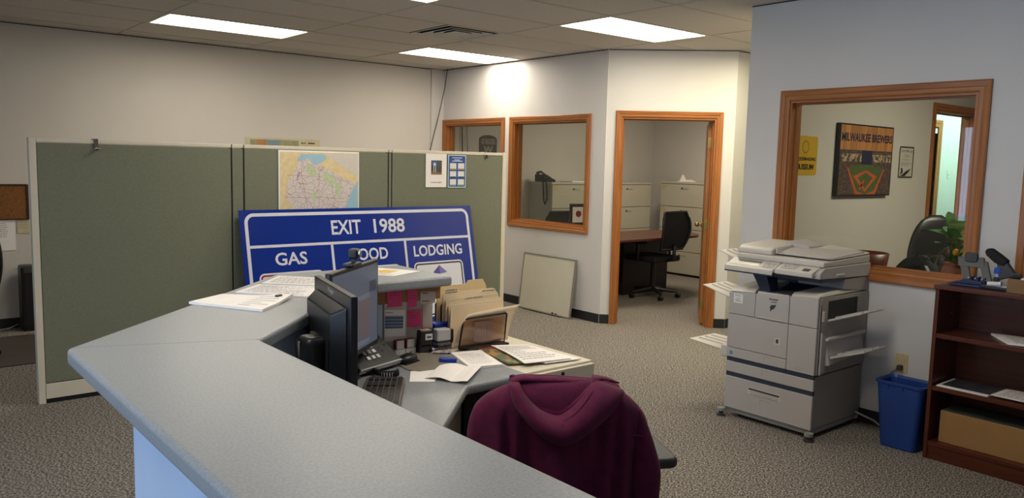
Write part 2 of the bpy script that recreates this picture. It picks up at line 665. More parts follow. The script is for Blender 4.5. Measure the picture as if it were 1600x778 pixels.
def window(name, label, O, rz, x0, x1, z0, z1, wd=0.06, t=0.12, pane=None, wb=None, back=True, mH=OX, mV=OZ):
    e = bpy.data.objects.new(name, None)
    COL.objects.link(e)
    e.location = O
    e.rotation_euler[2] = rz
    struct(e, label, 'window')
    for side in ((0, 1) if back else (0,)):
        par = e
        pf = profile(wd)
        cs = [casing_side(par, (x0, z1), (x1, z1), ((-1, 1), (1, 1)), pf, mH), casing_side(par, (x0, z0), (x1, z0), ((-1, -1), (1, -1)), pf, mH),
              casing_side(par, (x0, z0), (x0, z1), ((-1, -1), (-1, 1)), pf, mV), casing_side(par, (x1, z0), (x1, z1), ((1, -1), (1, 1)), pf, mV)]
        if side == 1:
            for c in cs:
                for v in c.data.vertices:
                    v.co.y = t-v.co.y
                bmq = bmesh.new(); bmq.from_mesh(c.data); bmesh.ops.recalc_face_normals(bmq, faces=bmq.faces); bmq.to_mesh(c.data); bmq.free()
    j = 0.014
    for (a, b_, m_) in (((x0, 0, z0), (x1, t, z0+j), mH), ((x0, 0, z1-j), (x1, t, z1), mH), ((x0, 0, z0+j), (x0+j, t, z1-j), mV), ((x1-j, 0, z0+j), (x1, t, z1-j), mV)):
        B(a, b_).build('jamb', m_, e)
    for (a, b_, m_) in (((x0+j, t*.42, z0+j), (x1-j, t*.52, z0+j+.012), mH), ((x0+j, t*.42, z1-j-.012), (x1-j, t*.52, z1-j), mH),
                        ((x0+j, t*.42, z0+j+.012), (x0+j+.012, t*.52, z1-j-.012), mV), ((x1-j-.012, t*.42, z0+j+.012), (x1-j, t*.52, z1-j-.012), mV)):
        B(a, b_).build('glazing_bead', m_, e)
    if pane:
        B((x0+j, t*.54, z0+j), (x1-j, t*.54+.003, z1-j)).build('pane', pane, e)
    return e


window('window_1', 'oak-framed office window partly hidden behind the divider', (5.70, 8.22, 0), RZX, 0.09, 1.17, 0.93, 2.01, pane=M_glass)
window('window_2', 'oak-framed office window above the leaning whiteboard', (5.70, 8.22, 0), RZX, 1.38, 2.52, 0.93, 2.01, pane=M_glass)
window('window_3', 'large oak-framed window behind the copier', (4.84, 3.28, 0), RZX, 0.33, 1.48, 0.965, 2.02, wd=0.067, pane=M_glassR)
window('window_4', 'oak window frame at the right edge above the bookcase', (4.84, 3.28, 0), RZX, 1.805, 2.93, 0.965, 2.02, wd=0.067, pane=M_glassR)
for i, yy in enumerate((-0.9, 1.5, 3.9)):
    wn = window('window_%d' % (5+i), 'street window with vertical blinds', (-2.6, yy, 0), radians(90), -0.95, 0.95, 0.85, 2.25, wd=0.05, pane=None, back=False)
    for k in range(17):
        mb = B((-0.042, -0.0006, 0), (0.042, 0.0006, 1.36)).build('blind_slat', M_white, wn, loc=(-0.88+0.11*k, 0.03, 0.87), rz=radians(62))


def doorframe(name, label, O, rz, x0, x1, z1, wd=0.06, t=0.12, back=True):
    e = bpy.data.objects.new(name, None)
    COL.objects.link(e)
    e.location = O
    e.rotation_euler[2] = rz
    struct(e, label, 'door')
    pf = profile(wd)
    for side in ((0, 1) if back else (0,)):
        cs = [casing_side(e, (x0, z1), (x1, z1), ((-1, 1), (1, 1)), pf, OX), casing_side(e, (x0, 0.001), (x0, z1), ((-1, 0), (-1, 1)), pf, OZ),
              casing_side(e, (x1, 0.001), (x1, z1), ((1, 0), (1, 1)), pf, OZ)]
        if side:
            for c in cs:
                for v in c.data.vertices:
                    v.co.y = t-v.co.y
    j = 0.016
    B((x0, 0, 0.001), (x0+j, t, z1-j)).build('jamb', OZ, e)
    B((x1-j, 0, 0.001), (x1, t, z1-j)).build('jamb', OZ, e)
    B((x0, 0, z1-j), (x1, t, z1)).build('jamb', OX, e)
    B((x0+j, t*.45, 0.001), (x0+j+.011, t*.62, z1-j)).build('door_stop', OZ, e)
    B((x1-j-.011, t*.45, 0.001), (x1-j, t*.62, z1-j)).build('door_stop', OZ, e)
    B((x0+j+.011, t*.45, z1-j-.011), (x1-j-.011, t*.62, z1-j)).build('door_stop', OX, e)
    return e


def leaf(e, hinge, ang, width, z1, side=1):
    """door leaf swinging about a local hinge point; ang = direction of the leaf in local frame"""
    g = B((0, -0.018, 0.012), (width, 0.018, z1)).build('door_leaf', OZ, e, bev=0.002, loc=hinge, rz=ang)
    for z in (0.22, z1*0.5, z1-0.2):
        MB().box((-0.004, -0.02, z-.05), (0.0, 0.018, z+.05)).cyl((-0.006, -0.024, z-.05), (-0.006, -0.024, z+.05), .006, n=8).build('hinge', M_brass, g)
    for s in (-1, 1):
        MB().cyl((width-.07, s*.018, .95), (width-.07, s*.028, .95), .03).cyl((width-.07, s*.02, .95), (width-.07, s*.06, .95), .01).ball((width-.07, s*.07, .95), .026).build('door_knob', M_brass, g, smooth=True)
    return g


d1 = doorframe('door_1', 'oak-framed office doorway with its door standing open', (5.702, 5.447, 0), RZD, 0.155, 1.055, 2.035)
leaf(d1, (1.018, 0.128, 0), radians(83), 0.86, 2.01)
d2 = doorframe('door_2', 'oak doorway inside the side room opening to the bright hall', (4.96, 3.15, 0), 0, 2.58, 3.51, 2.13, t=0.13)
leaf(d2, (3.492, -0.02, 0), radians(268), 0.88, 2.10)
d3 = doorframe('door_3', 'oak door frame on the far side of the hall', (6.57, 4.58, 0), 0, 3.63, 4.51, 2.16, wd=.10, back=False)
B((3.646, 0.0, 0.002), (4.494, 0.035, 2.08)).build('door_leaf', OZ, d3)
sw = thing('light_switch', 'ivory light switch on the bright hall wall', 'switch', (11.5, 4.58, 1.55))
B((-.036, -.006, -.057), (.036, 0, .057)).build('plate', M_cream, sw, bev=.002)
B((-.006, -.014, -.012), (.006, -.005, .012)).build('toggle', M_white, sw)

# ceiling lights
M_lens = glow('fluorescent_lens', WARM, TROFFER)
M_rim = mat('light_rim', '#d9d5cc', 0.5, var=0.02)
LAB = {(2.01, 6.68): 'long fluorescent ceiling light at the upper left above the divider', (4.45, 6.68): 'fluorescent ceiling light near the back wall, by the hot spot',
       (4.45, 4.24): 'fluorescent ceiling light in front of the angled wall', (2.01, 4.24): 'fluorescent ceiling light cut off by the top of the picture',
       (2.01, 1.80): 'fluorescent ceiling light over the work desk, out of view above the hoodie',
       (-0.43, 1.80): 'fluorescent ceiling light over the front of the counter'}
for (x, y), lab in LAB.items():
    t = thing('ceiling_light', lab, 'light', (x+.61, y+.305, HC), 0, 'fluorescent ceiling lights')
    a, b = .61-.006, .305-.006
    mb = MB()
    mb.box((-a, -b, -.002), (a, -b+.022, .03)).box((-a, b-.022, -.002), (a, b, .03)).box((-a, -b+.022, -.002), (-a+.022, b-.022, .03)).box((a-.022, -b+.022, -.002), (a, b-.022, .03))
    mb.build('frame', M_rim, t)
    mb = MB()
    n = 10
    pts = []
    for i in range(n+1):
        yy = -b+.022+(2*b-.044)*i/n
        q = (i/n-.5)*2
        pts.append((yy, .026-.016*(1-q*q)))
    mb.prism(pts+[(b-.022, .030), (-b+.022, .030)], 'x', -a+.022, a-.022)
    mb.build('diffuser', M_lens, t)

# air vent
t = thing('ceiling_vent', 'square louvred air vent in the ceiling with dark slots', 'vent', (4.145, 5.765, HC))
B((-.298, -.298, .068), (.298, .298, .076)).build('backing', M_blackm, t)
for (a, b) in (((-.303, -.303, .002), (-.298, .303, .076)), ((.298, -.303, .002), (.303, .303, .076)), ((-.298, -.303, .002), (.298, -.298, .076)), ((-.298, .298, .002), (.298, .303, .076))):
    B(a, b).build('duct_side', M_blackm, t)
for k, r in enumerate((.296, .222, .152, .086)):
    for q in range(4):
        mb = MB()
        e_ = .004
        sl = .045 if k else .012
        mb.hull([(-r, -r, -.002), (r, -r, -.002), (r-sl, -r+sl, -.002+sl), (-r+sl, -r+sl, -.002+sl)],
                [(-r+e_*2, -r+e_*2, -.002), (r-e_*2, -r+e_*2, -.002), (r-sl-e_, -r+sl+e_, -.002+sl-.001), (-r+sl+e_, -r+sl+e_, -.002+sl-.001)])
        mb.box((-r, -r, -.004), (r-.010, -r+.010, -.001))
        mb.tf(Matrix.Rotation(q*pi/2, 4, 'Z'))
        mb.build('louvre', M_rim, t)
        if k:
            bk_ = MB()
            g_ = .004
            bk_.add([(-r-g_, -r-g_, -.001), (r+g_, -r-g_, -.001), (r-sl+g_, -r+sl-g_, sl+.004), (-r+sl-g_, -r+sl-g_, sl+.004)], [(0, 1, 2, 3)])
            bk_.tf(Matrix.Rotation(q*pi/2, 4, 'Z'))
            bk_.build('vane_shade', M_blackm, t)  # black sheet laid over each vane's outer face to draw it unlit
B((-.03, -.03, .01), (.03, .03, .02)).build('centre_plate', M_rim, t)

# hanging cable
c = MB().tube([(5.655, 8.06, 2.674), (5.64, 8.09, 2.45), (5.60, 8.14, 2.15), (5.52, 8.17, 1.80), (5.44, 8.18, 1.45), (5.42, 8.18, 0.9), (5.42, 8.15, 0.02)], 0.0045, 6).build('cable', M_blackm, smooth=True)
tag(c, 'thin black cable hanging from the ceiling in the far corner', 'cable')

# ================================================================== DIVIDER
dv = thing('cubicle_divider', 'sage green fabric office divider with cream metal trim', 'divider', (0.86, 5.597, 0))
T = 0.06
H_ = 1.655
edges = [0.055, 1.232, 1.323, 2.504, 2.54, 3.67]
B((0, 0, 0.0), (0.04, T, H_+.003)).build('end_post', M_cream, dv, bev=.004)
B((3.685, 0, 0.0), (3.73, T, H_+.003)).build('end_post', M_cream, dv, bev=.004)
for a, b in ((0.04, 1.232), (1.236, 1.319), (1.323, 2.504), (2.508, 2.536), (2.54, 3.685)):
    narrow = b-a < .2
    B((a+.003, .004, .13), (b-.003, T-.004, H_-.028)).build('connector' if narrow else 'fabric_panel', M_sage if b-a > .05 else M_sage, dv, bev=.003)
    B((a+.001, 0, H_-.026), (b-.001, T, H_)).build('top_cap', M_cream, dv, bev=.004)
    B((a+.001, -.003, .03), (b-.001, T+.003, .125)).build('kick_plate', M_cream, dv, bev=.002)
B((0.01, .006, 0.0), (3.72, T-.006, .032)).build('base_channel', M_blackm, dv)
for xx in (1.234, 1.321, 2.506, 2.538):
    B((xx-.002, .006, .03), (xx+.002, T-.006, H_-.004)).build('seam', M_blackm, dv)

hk = thing('coat_hook', 'chrome coat hook clipped over the left divider panel', 'hook', (1.23, 5.597, 1.655))
MB().box((-.012, -.006, -.055), (.012, -.001, .005)).box((-.012, -.006, .002), (.012, .066, .005)).box((-.012, .061, -.03), (.012, .066, .005)).build('strap', mat('tarnished_metal', '#6b6460', .4, metal=.8), hk)
for s in (-1, 1):
    MB().tube([(0, -.006, -.05), (s*.004, -.02, -.062), (s*.010, -.034, -.062), (s*.014, -.04, -.052)], [.005, .005, .005, .007], 8).build('prong', M_chrome, hk, smooth=True)
MB().ball((0, -.010, -.058), (.012, .007, .014), 6).build('boss', M_chrome, hk, smooth=True)
hk2 = thing('panel_clip', 'small black clip over the right divider panel', 'clip', (4.352, 5.597, 1.655))
MB().box((-.010, -.005, -.045), (.010, -.001, .004)).box((-.010, -.005, .001), (.010, .065, .004)).build('strap', M_cream, hk2)
MB().box((-.009, -.012, -.055), (.012, -.005, -.022)).build('grip', M_black, hk2, bev=.002)

# map pinned on the divider
Y0 = 5.597
mp = thing('wall_map', 'paper state road map pinned to the divider above the blue sign', 'map', (2.765, Y0, 1.30))
XW, ZH = 0.33, 0.325
M_mapb = mat('map_cream', '#e6d3a8', .8, col2='#dcc795', scale=25)
M_mapw = mat('map_water', '#9fc3d6', .8, var=.03)
B((-XW, -.004, -ZH), (XW, -.001, ZH)).build('sheet', M_paper, mp)
flat('land', [(-XW+.012, -ZH+.01), (XW-.008, -ZH+.01), (XW-.008, ZH-.012), (-XW+.012, ZH-.012)], -.0045, M_mapb, mp)


def mpx(l):  # crop pixels of the map print -> local plane
    return [((x-385)/376*0.66, ZH-(y-65)/376*0.66) for x, y in l]


flat('great_lake_north', mpx([(276, 108), (300, 80), (400, 78), (418, 98), (372, 126), (352, 124), (335, 100), (300, 112)]), -.0052, M_mapw, mp)
flat('great_lake_east', mpx([(568, 196), (548, 214), (536, 242), (512, 292), (500, 330), (492, 430), (568, 430)]), -.0052, M_mapw, mp)
flat('index_table', mpx([(404, 76), (568, 76), (568, 178)]), -.0052, mat('map_index', '#d6d0c6', .8, var=.12, scale=120, stretch=(1, 1, 6)), mp)


def roadmat():
    m = mat('map_state', '#ddd3cf', .8, var=.01)
    nt = m.node_tree
    b = nt.nodes['Principled BSDF']
    base = b.inputs['Base Color'].links[0].from_socket
    tc = [n for n in nt.nodes if n.type == 'TEX_COORD'][0]
    for sc, th, colr in ((60, .045, '#b3abad'), (17, .018, '#b0918e')):
        vo = nt.nodes.new('ShaderNodeTexVoronoi')
        vo.feature = 'DISTANCE_TO_EDGE'
        vo.inputs['Scale'].default_value = sc
        nt.links.new(tc.outputs['Object'], vo.inputs['Vector'])
        lt = nt.nodes.new('ShaderNodeMath')
        lt.operation = 'LESS_THAN'
        lt.inputs[1].default_value = th
        nt.links.new(vo.outputs['Distance'], lt.inputs[0])
        mx = nt.nodes.new('ShaderNodeMix')
        mx.data_type = 'RGBA'
        nt.links.new(lt.outputs[0], mx.inputs['Factor'])
        nt.links.new(base, mx.inputs['A'])
        mx.inputs['B'].default_value = L(colr)
        base = mx.outputs['Result']
    nt.links.new(base, b.inputs['Base Color'])
    return m


flat('state_area', mpx([(288, 112), (330, 98), (352, 128), (400, 132), (470, 165), (490, 182), (548, 202), (536, 240), (512, 290), (498, 330), (488, 425), (330, 425), (300, 345), (258, 302), (228, 262), (238, 190), (268, 150)]), -.0056, roadmat(), mp)
M_mapg = mat('map_forest', '#b7c79a', .8, col2='#c9d2b4', scale=60)
for l in ([(320, 120), (360, 135), (372, 165), (345, 178), (318, 150)], [(400, 150), (450, 170), (455, 210), (420, 215), (395, 180)], [(455, 195), (480, 205), (478, 262), (458, 258)], [(350, 235), (372, 240), (368, 275), (350, 272)]):
    flat('forest_patch', mpx(l), -.0060, M_mapg, mp)
mb = MB()
for l in ([(225, 262), (300, 265), (380, 262), (500, 270)], [(300, 110), (300, 180), (318, 262), (330, 345)], [(380, 130), (378, 262), (382, 340)], [(235, 170), (330, 172), (420, 178), (530, 200)], [(318, 262), (360, 320), (430, 360)], [(470, 200), (452, 262), (440, 340)]):
    q = mpx(l)
    for a, b in zip(q, q[1:]):
        d = Vector((b[0]-a[0], b[1]-a[1])).normalized()
        n = Vector((-d.y, d.x))*.0012
        mb.add([(a[0]-n.x, -.0064, a[1]-n.y), (b[0]-n.x, -.0064, b[1]-n.y), (b[0]+n.x, -.0064, b[1]+n.y), (a[0]+n.x, -.0064, a[1]+n.y)], [(0, 1, 2, 3)])
mb.build('highways', mat('map_road_red', '#a8726c', .8), mp)

pg = thing('photo_page', 'white page with a photo pinned to the divider, left of the blue flyer', 'paper', (3.825, Y0, 1.49))
B((-.105, -.003, -.14), (.105, -.001, .14)).build('sheet', M_paper, pg)
B((-.052, -.0036, -.034), (.056, -.003, .085)).build('photo', mat('photo_dark', '#5a544e', .6, col2='#34404a', scale=14), pg)
B((-.052, -.004, -.034), (.056, -.0034, -.016)).build('photo_ground', mat('photo_ground', '#8a6a48', .6), pg)
B((-.045, -.0043, .045), (.008, -.0034, .08)).build('photo_sky', mat('photo_sky', '#4a5f95', .6), pg)
MB().prism(arc(-.018, .052, .013, 0, 360, 12)[:-1], 'y', -.0048, -.0034).box((-.028, -.0048, -.015), (-.023, -.0034, .04)).box((-.010, -.0048, -.015), (-.005, -.0034, .04)).build('photo_sign', M_signw, pg)
sgm = MB()
for u0, v0, u1, v1 in textlines(0.25, .08, .8, .22, 1, 3):
    sgm.box((-.105+.21*u0, -.0036, -.14+.28*v0), (-.105+.21*u1, -.003, -.14+.28*v1-.004))
sgm.build('printing', M_ink, pg)

fl = thing('blue_flyer', 'blue flyer with six white squares pinned to the divider', 'flyer', (4.04, Y0, 1.485))
B((-.095, -.003, -.14), (.095, -.001, .14)).build('sheet', mat('flyer_pale', '#b9cdd8', .5), fl)
flat('blue_field', rrect(-.086, -.13, .086, .132, .012), -.0033, mat('flyer_blue', '#1f4f9c', .4), fl)
for i in range(3):
    for j in range(2):
        x = -.042+.084*j
        z = .042-.068*i
        B((x-.033, -.0046, z-.028), (x+.033, -.0038, z+.028)).build('white_square', M_white, fl)
        B((x-.031, -.005, z-.028), (x+.031, -.0044, z-.017)).build('caption_strip', [mat('cap_yellow', '#b9ad3a', .6), mat('cap_rose', '#b98a8a', .6), mat('cap_green', '#1d4a48', .6), mat('cap_green', '#1d4a48', .6), mat('cap_pale', '#9fb0a0', .6), mat('cap_pale', '#9fb0a0', .6)][2*i+j], fl)
mb = MB()
for z, wd in ((.115, .052), (.098, .03), (.088, .056)):
    mb.box((-wd, -.0046, z-.003), (wd, -.0038, z+.003))
mb.build('heading', M_signw, fl)

# ================================================================== BLUE SIGN
sg = thing('road_sign', 'large blue road sign reading EXIT 1988 leaning on the divider', 'sign', (2.12, 5.298, 0.008))
sg.rotation_euler = (-math.atan2(.26, 1.2), 0, 0)
SW, SH = 2.035, 1.212
B((0, 0, 0), (SW, .006, SH)).build('board', M_signb, sg)
X = lambda s: s-2.12


def out_in(x0, z0, x1, z1, r, wd):
    return rrect(x0, z0, x1, z1, r, 8), rrect(x0+wd, z0+wd, x1-wd, z1-wd, max(r-wd, .004), 8)


o_, i_ = out_in(.034, .03, SW-.034, SH-.024, .07, .024)
ringshape('border', o_, i_, 0, M_signw, sg)
B((.05, -.0007, .936), (SW-.05, 0, .956)).build('divider_line', M_signw, sg)
B((X(2.803), -.0007, .05), (X(2.823), 0, .940)).build('divider_line', M_signw, sg)
B((X(3.450), -.0007, .05), (X(3.470), 0, .940)).build('divider_line', M_signw, sg)
text('EXIT', M_signw, sg, (X(2.822), 1.010, X(3.075), 1.120), -.0002, bold=.018)
text('1988', M_signw, sg, (X(3.188), 1.008, X(3.472), 1.122), -.0002, bold=.018)
text('GAS', M_signw, sg, (X(2.356), .802, X(2.603), .896), -.0002, bold=.018)
text('FOOD', M_signw, sg, (X(2.978), .800, X(3.292), .894), -.0002, bold=.018)
text('LODGING', M_signw, sg, (X(3.535), .800, X(4.017), .890), -.0002, bold=.018)
for x0, x1, red in ((2.225, 2.72, True), (2.87, 3.39, False), (3.522, 4.012, False)):
    e = X(x0), .30, X(x1), .752
    o_, i_ = out_in(e[0], e[1], e[2], e[3], .04, .012)
    ringshape('logo_border', o_, i_, -.0004, M_signw, sg)
    o2, i2 = out_in(e[0]+.012, e[1]+.012, e[2]-.012, e[3]-.012, .03, .012)
    ringshape('logo_edge', o2, i2, -.0005, M_signr if red else mat('logo_edge_dark', '#3a2436', .4), sg)
    flat('logo_panel', i2, 0, M_signw, sg)
M_pur = mat('logo_purple', '#5a4a96', .4)
M_pur2 = mat('logo_violet', '#7f74b4', .4)
flat('logo_roof', [(X(3.695), .655), (X(3.768), .718), (X(3.768), .645)], -.0012, M_pur, sg)
flat('logo_roof', [(X(3.768), .718), (X(3.840), .655), (X(3.768), .645)], -.0012, M_pur2, sg)

# ================================================================== LEFT WALL THINGS
cb = thing('corkboard', 'cork pin board in a dark frame on the left wall', 'pin board', (0.9, 8.22, 0.98))
B((-.42, -.012, 0), (.33, -.002, .29)).build('cork', M_cork, cb)
B((.33, -.022, -.01), (.345, 0, .30)).build('frame', mat('dark_frame', '#3a231b', .5), cb)
B((-.42, -.02, -.012), (.33, 0, 0)).build('frame', MATS['dark_frame'], cb)
B((-.42, -.02, .29), (.33, 0, .302)).build('frame', MATS['dark_frame'], cb)
for x, z in ((-.05, .12), (.16, .21), (.22, .07)):
    MB().cyl((x, -.012, z), (x, -.022, z), .005, n=8).build('pin', M_brass, cb)
sheet('printed_sheet', 'white printed sheet taped under the cork board', 'paper', [(0.9, 8.216, .697), (1.135, 8.216, .697), (1.135, 8.216, .972), (0.9, 8.216, .972)], .001, M_paper,
      [(M_ink, textlines(.12, .35, .8, .9, 9, 4))])
sheet('yellow_note', 'small yellowish note beside the printed sheet', 'note', [(1.15, 8.216, .845), (1.245, 8.216, .845), (1.245, 8.216, .975), (1.15, 8.216, .975)], .003, mat('note_yellow', '#cbbf9b', .8),
      [(M_ink, textlines(.15, .3, .85, .8, 4, 5))])
hw = thing('wall_chart', 'long strip chart with a coloured picture on the left wall, just above the divider', 'chart', (3.64, 8.22, 1.74))
B((-.42, -.004, -.36), (.42, -.001, .032)).build('sheet', mat('chart_sheet', '#c9c0a2', .8), hw)
B((-.37, -.006, -.30), (.17, -.004, .012)).build('picture', mat('chart_green', '#9a9a76', .8, var=.1, scale=20), hw)
B((-.30, -.007, -.3), (-.20, -.005, .012)).build('picture_orange', mat('chart_orange', '#b08050', .8), hw)
B((-.19, -.007, -.3), (-.05, -.005, .010)).build('picture_blue', mat('chart_blue', '#7d95a0', .8), hw)
mb = MB()
for x0, x1 in ((.2, .225), (.235, .25), (.28, .36)):
    mb.box((x0, -.005, -.02), (x1, -.0042, -.005))
mb.build('lettering', M_dgrey, hw)
tw = thing('air_purifier', 'tall narrow black tower appliance against the left wall', 'appliance', (1.24, 8.08, 0))
B((-.11, -.09, .012), (.11, .09, .575)).build('body', M_black, tw, bev=.02, seg=3)
B((-.085, -.093, .04), (.085, -.088, .50)).build('front_grille', M_blackm, tw, bev=.004)
B((-.09, -.094, .515), (.09, -.088, .555)).build('control_strip', M_dgrey, tw, bev=.003)
B((-.04, -.0955, .533), (.0, -.0935, .541)).build('badge', M_chrome, tw)
B((-.10, -.08, 0), (.10, .08, .014)).build('foot', M_blackm, tw)
fm = MB().prism(rrect(-.9, -.55, .42, .55, .05), 'z', 0, .006).build('floor_mat', mat('mat_brown', '#463f39', .6, var=.06), loc=(.78, 7.28, 0.001))
tag(fm, 'brown translucent chair mat on the carpet at the left edge', 'mat')
wc = MB().tube([(0.2, 8.17, .006), (.6, 8.15, .006), (.9, 8.12, .007), (1.05, 8.17, .01), (1.12, 8.17, .04)], .004, 6).build('white_cable', M_white, smooth=True)
tag(wc, 'white cable along the black baseboard at the left edge', 'cable')
oc = thing('desk_chair', 'black task chair mostly cut off by the left edge', 'chair', (0.59, 7.3, 0), radians(95))
rs = []
for i in range(13):
    z = .50+.50*i/12
    hw_ = .24*sqrt(max(.04, 1-((i-5)/8.2)**2))
    rs.append([(hw_*cos(2*pi*k/16), -.24-.03*sin(pi*i/12)+.035*sin(2*pi*k/16), z) for k in range(16)])
MB().rings(rs).build('backrest', M_blackm, oc, smooth=True)
B((-.24, -.22, .42), (.24, .24, .50)).build('seat', M_blackm, oc, bev=.03, seg=3)
MB().cyl((0, 0, .10), (0, 0, .42), .028).build('gas_lift', M_black, oc)
for k in range(5):
    a = 2*pi*k/5+.3
    l = MB().hull([(.02*cos(a+1.5), .02*sin(a+1.5), .09), (.02*cos(a-1.5), .02*sin(a-1.5), .09), (.28*cos(a)+.012*sin(a), .28*sin(a)-.012*cos(a), .055), (.28*cos(a)-.012*sin(a), .28*sin(a)+.012*cos(a), .055)],
                  [(.025*cos(a+1.5), .025*sin(a+1.5), .13), (.025*cos(a-1.5), .025*sin(a-1.5), .13), (.28*cos(a)+.012*sin(a), .28*sin(a)-.012*cos(a), .08), (.28*cos(a)-.012*sin(a), .28*sin(a)+.012*cos(a), .08)]).build('leg', M_black, oc)
    MB().cyl((.28*cos(a)-.02, .28*sin(a), .028), (.28*cos(a)+.02, .28*sin(a), .028), .028).build('castor', M_black, l)

# ================================================================== WHITEBOARD
wb = thing('whiteboard', 'small whiteboard leaning against the wall under the window', 'whiteboard', (5.585, 6.56, 0.004), RZX)
wb.rotation_euler = (radians(-6.5), 0, RZX)
B((.01, .004, .01), (.80, .014, .595)).build('board', mat('whiteboard_face', '#c9c5b4', .25, var=.02), wb)
for a, b in (((0, 0, 0), (.81, .02, .014)), ((0, 0, .591), (.81, .02, .605)), ((0, 0, .014), (.014, .02, .591)), ((.796, 0, .014), (.81, .02, .591))):
    B(a, b).build('frame', mat('board_frame', '#8d8a82', .35, metal=.3), wb, bev=.001)
B((.10, -.02, .004), (.70, 0, .010)).build('tray', MATS['board_frame'], wb)
B((.545, -.008, .012), (.565, -.001, .028)).build('clip', M_black, wb)
B((.585, -.006, .012), (.625, -.001, .022)).build('badge', M_dgrey, wb)

# ================================================================== RECEPTION COUNTER
ct = thing('reception_counter', 'grey laminate reception counter wrapping around the work desk', 'counter', (0.4, -1.2, 0))
o = Vector((.4, -1.2))


def loc2(pts):
    return [(p[0]-o.x, p[1]-o.y) for p in pts]


def slab(name, pts, m, z0, z1, bev=.012):
    return MB().prism(loc2(pts), 'z', z0, z1).build(name, m, ct, bev=bev, seg=4)


slab('countertop', [(.40, -1.2), (.83, -1.2), (.83, 2.029), (1.5275, 2.725), (1.955, 2.725), (1.955, 3.15), (1.365, 3.15), (1.352, 3.145), (.410, 2.203), (.4025, 2.194), (.40, 2.182)], M_lam, 1.048, 1.09)
MB().prism(loc2([(.412, 2.1945), (.826, 2.0325), (.8266, 2.0337), (.4126, 2.1957)]), 'z', 1.0896, 1.0902).build('seam', mat('laminate_seam', '#6d7276', .5), ct)
slab('front_panel', [(.43, -1.1), (.53, -1.1), (.53, 1.68), (.43, 1.72)], M_lamside, 0, 1.046, .003)
slab('angled_panel', [(.432, 1.724), (.532, 1.684), (.532, 1.772), (1.640, 2.88), (1.708, 2.88), (1.668, 2.976)], M_lamside, 0, 1.046, .003)
slab('end_panel', [(1.712, 2.88), (1.96, 2.88), (1.96, 2.98), (1.672, 2.98)], mat('pinboard_grey', '#b3aba4', .9), 0, .985, .003)
slab('apron', [(1.62, 2.80), (1.945, 2.80), (1.945, 2.875), (1.70, 2.875)], mat('particle_board', '#9b6c44', .8, var=.1, scale=90), .985, 1.046, .002)

# lower work desk
dk = thing('work_desk', 'lower grey laminate work desk behind the counter', 'desk', (.55, .3, 0))
o = Vector((.55, .3))
pts = [(.545, .3), (1.22, .3), (1.22, 1.82), (1.745, 2.325), (2.005, 2.325)]+[(2.005+.04*sin(radians(a)), 2.365-.04*cos(radians(a))) for a in (20, 45, 70, 90)]+[(2.045, 2.87), (1.635, 2.87), (.545, 1.78)]
MB().prism(loc2(pts), 'z', .705, .745).build('desktop', M_lam, dk, bev=.014, seg=4)
B((1.16-o.x, .35-o.y, 0), (1.20-o.x, 1.7-o.y, .704)).build('leg_panel', M_blackm, dk)
MB().prism(loc2([(1.80, 2.42), (2.03, 2.42), (2.03, 2.44), (1.80, 2.44)]), 'z', 0, .704).build('leg_panel', M_blackm, dk)
MB().prism(loc2([(.95, 1.98), (1.72, 2.75), (1.70, 2.77), (.93, 2.0)]), 'z', 0, .704).build('modesty_panel', M_blackm, dk)

pd = thing('file_pedestal', 'cream metal file cabinet at the end of the work desk', 'cabinet', (2.05, 2.335, 0))
B((0, .018, .03), (.38, .66, .738)).build('body', M_cream, pd, bev=.004)
B((.004, 0, .42), (.376, .019, .728)).build('drawer', M_cream, pd, bev=.003)
B((.004, 0, .05), (.376, .019, .413)).build('drawer', M_cream, pd, bev=.003)
MB().cyl((.19, 0, .71), (.19, -.004, .71), .008).build('lock', M_black, pd)
B((.02, .03, 0), (.36, .62, .03)).build('plinth', M_blackm, pd)

# ------------------------------------------------------------------ papers on the counter
zc = 1.0902


def cz(l, z=zc):
    return [(x, y, z) for x, y in l]


def curlA(a):
    return lambda u, v: a*(u*u*v)


p1 = sheet('paper_stack', 'thick stack of white papers on the counter, nearest the corner', 'papers', cz([(.842, 2.646), (.985, 2.392), (1.165, 2.565), (.985, 2.740)]), .008, M_paper,
           [(M_ink, textlines(.6, .1, .95, .9, 6, 11, words=False, th=.2))], curl=lambda u, v: .012*max(0, u-.6)*max(0, v-.5)*4)
MB().box((-.012, -.006, 0), (.012, .006, .010)).build('binder_clip', M_black, p1, loc=(.12, -.02, .008), rz=.5)
sheet('paper_form', 'printed form on a thin stack lying behind the thick paper stack', 'papers', cz([(1.045, 2.775), (1.215, 2.555), (1.365, 2.715), (1.179, 2.898)]), .005, M_paper,
      [(M_ink, textlines(.08, .08, .92, .9, 9, 12)+[(.1, .75, .35, .79)])])
sheet('paper_sheet', 'single white printed sheet on the counter, farthest of the left papers', 'papers', cz([(1.208, 2.937), (1.372, 2.765), (1.50, 2.90), (1.341, 3.086)]), .002, M_paper,
      [(M_ink, textlines(.08, .1, .9, .85, 7, 13))])
sheet('brochure', 'white sheet with yellow patches at the far end of the counter', 'paper', cz([(1.66, 2.965), (1.738, 2.841), (1.918, 2.913), (1.80, 3.115)]), .002, M_paper,
      [(mat('print_yellow', '#e3b54a', .7, col2='#e8c97a', scale=30), [(.30, .3, .62, .8), (.12, .45, .3, .7)]), (M_ink, textlines(.1, .05, .9, .25, 2, 14))])

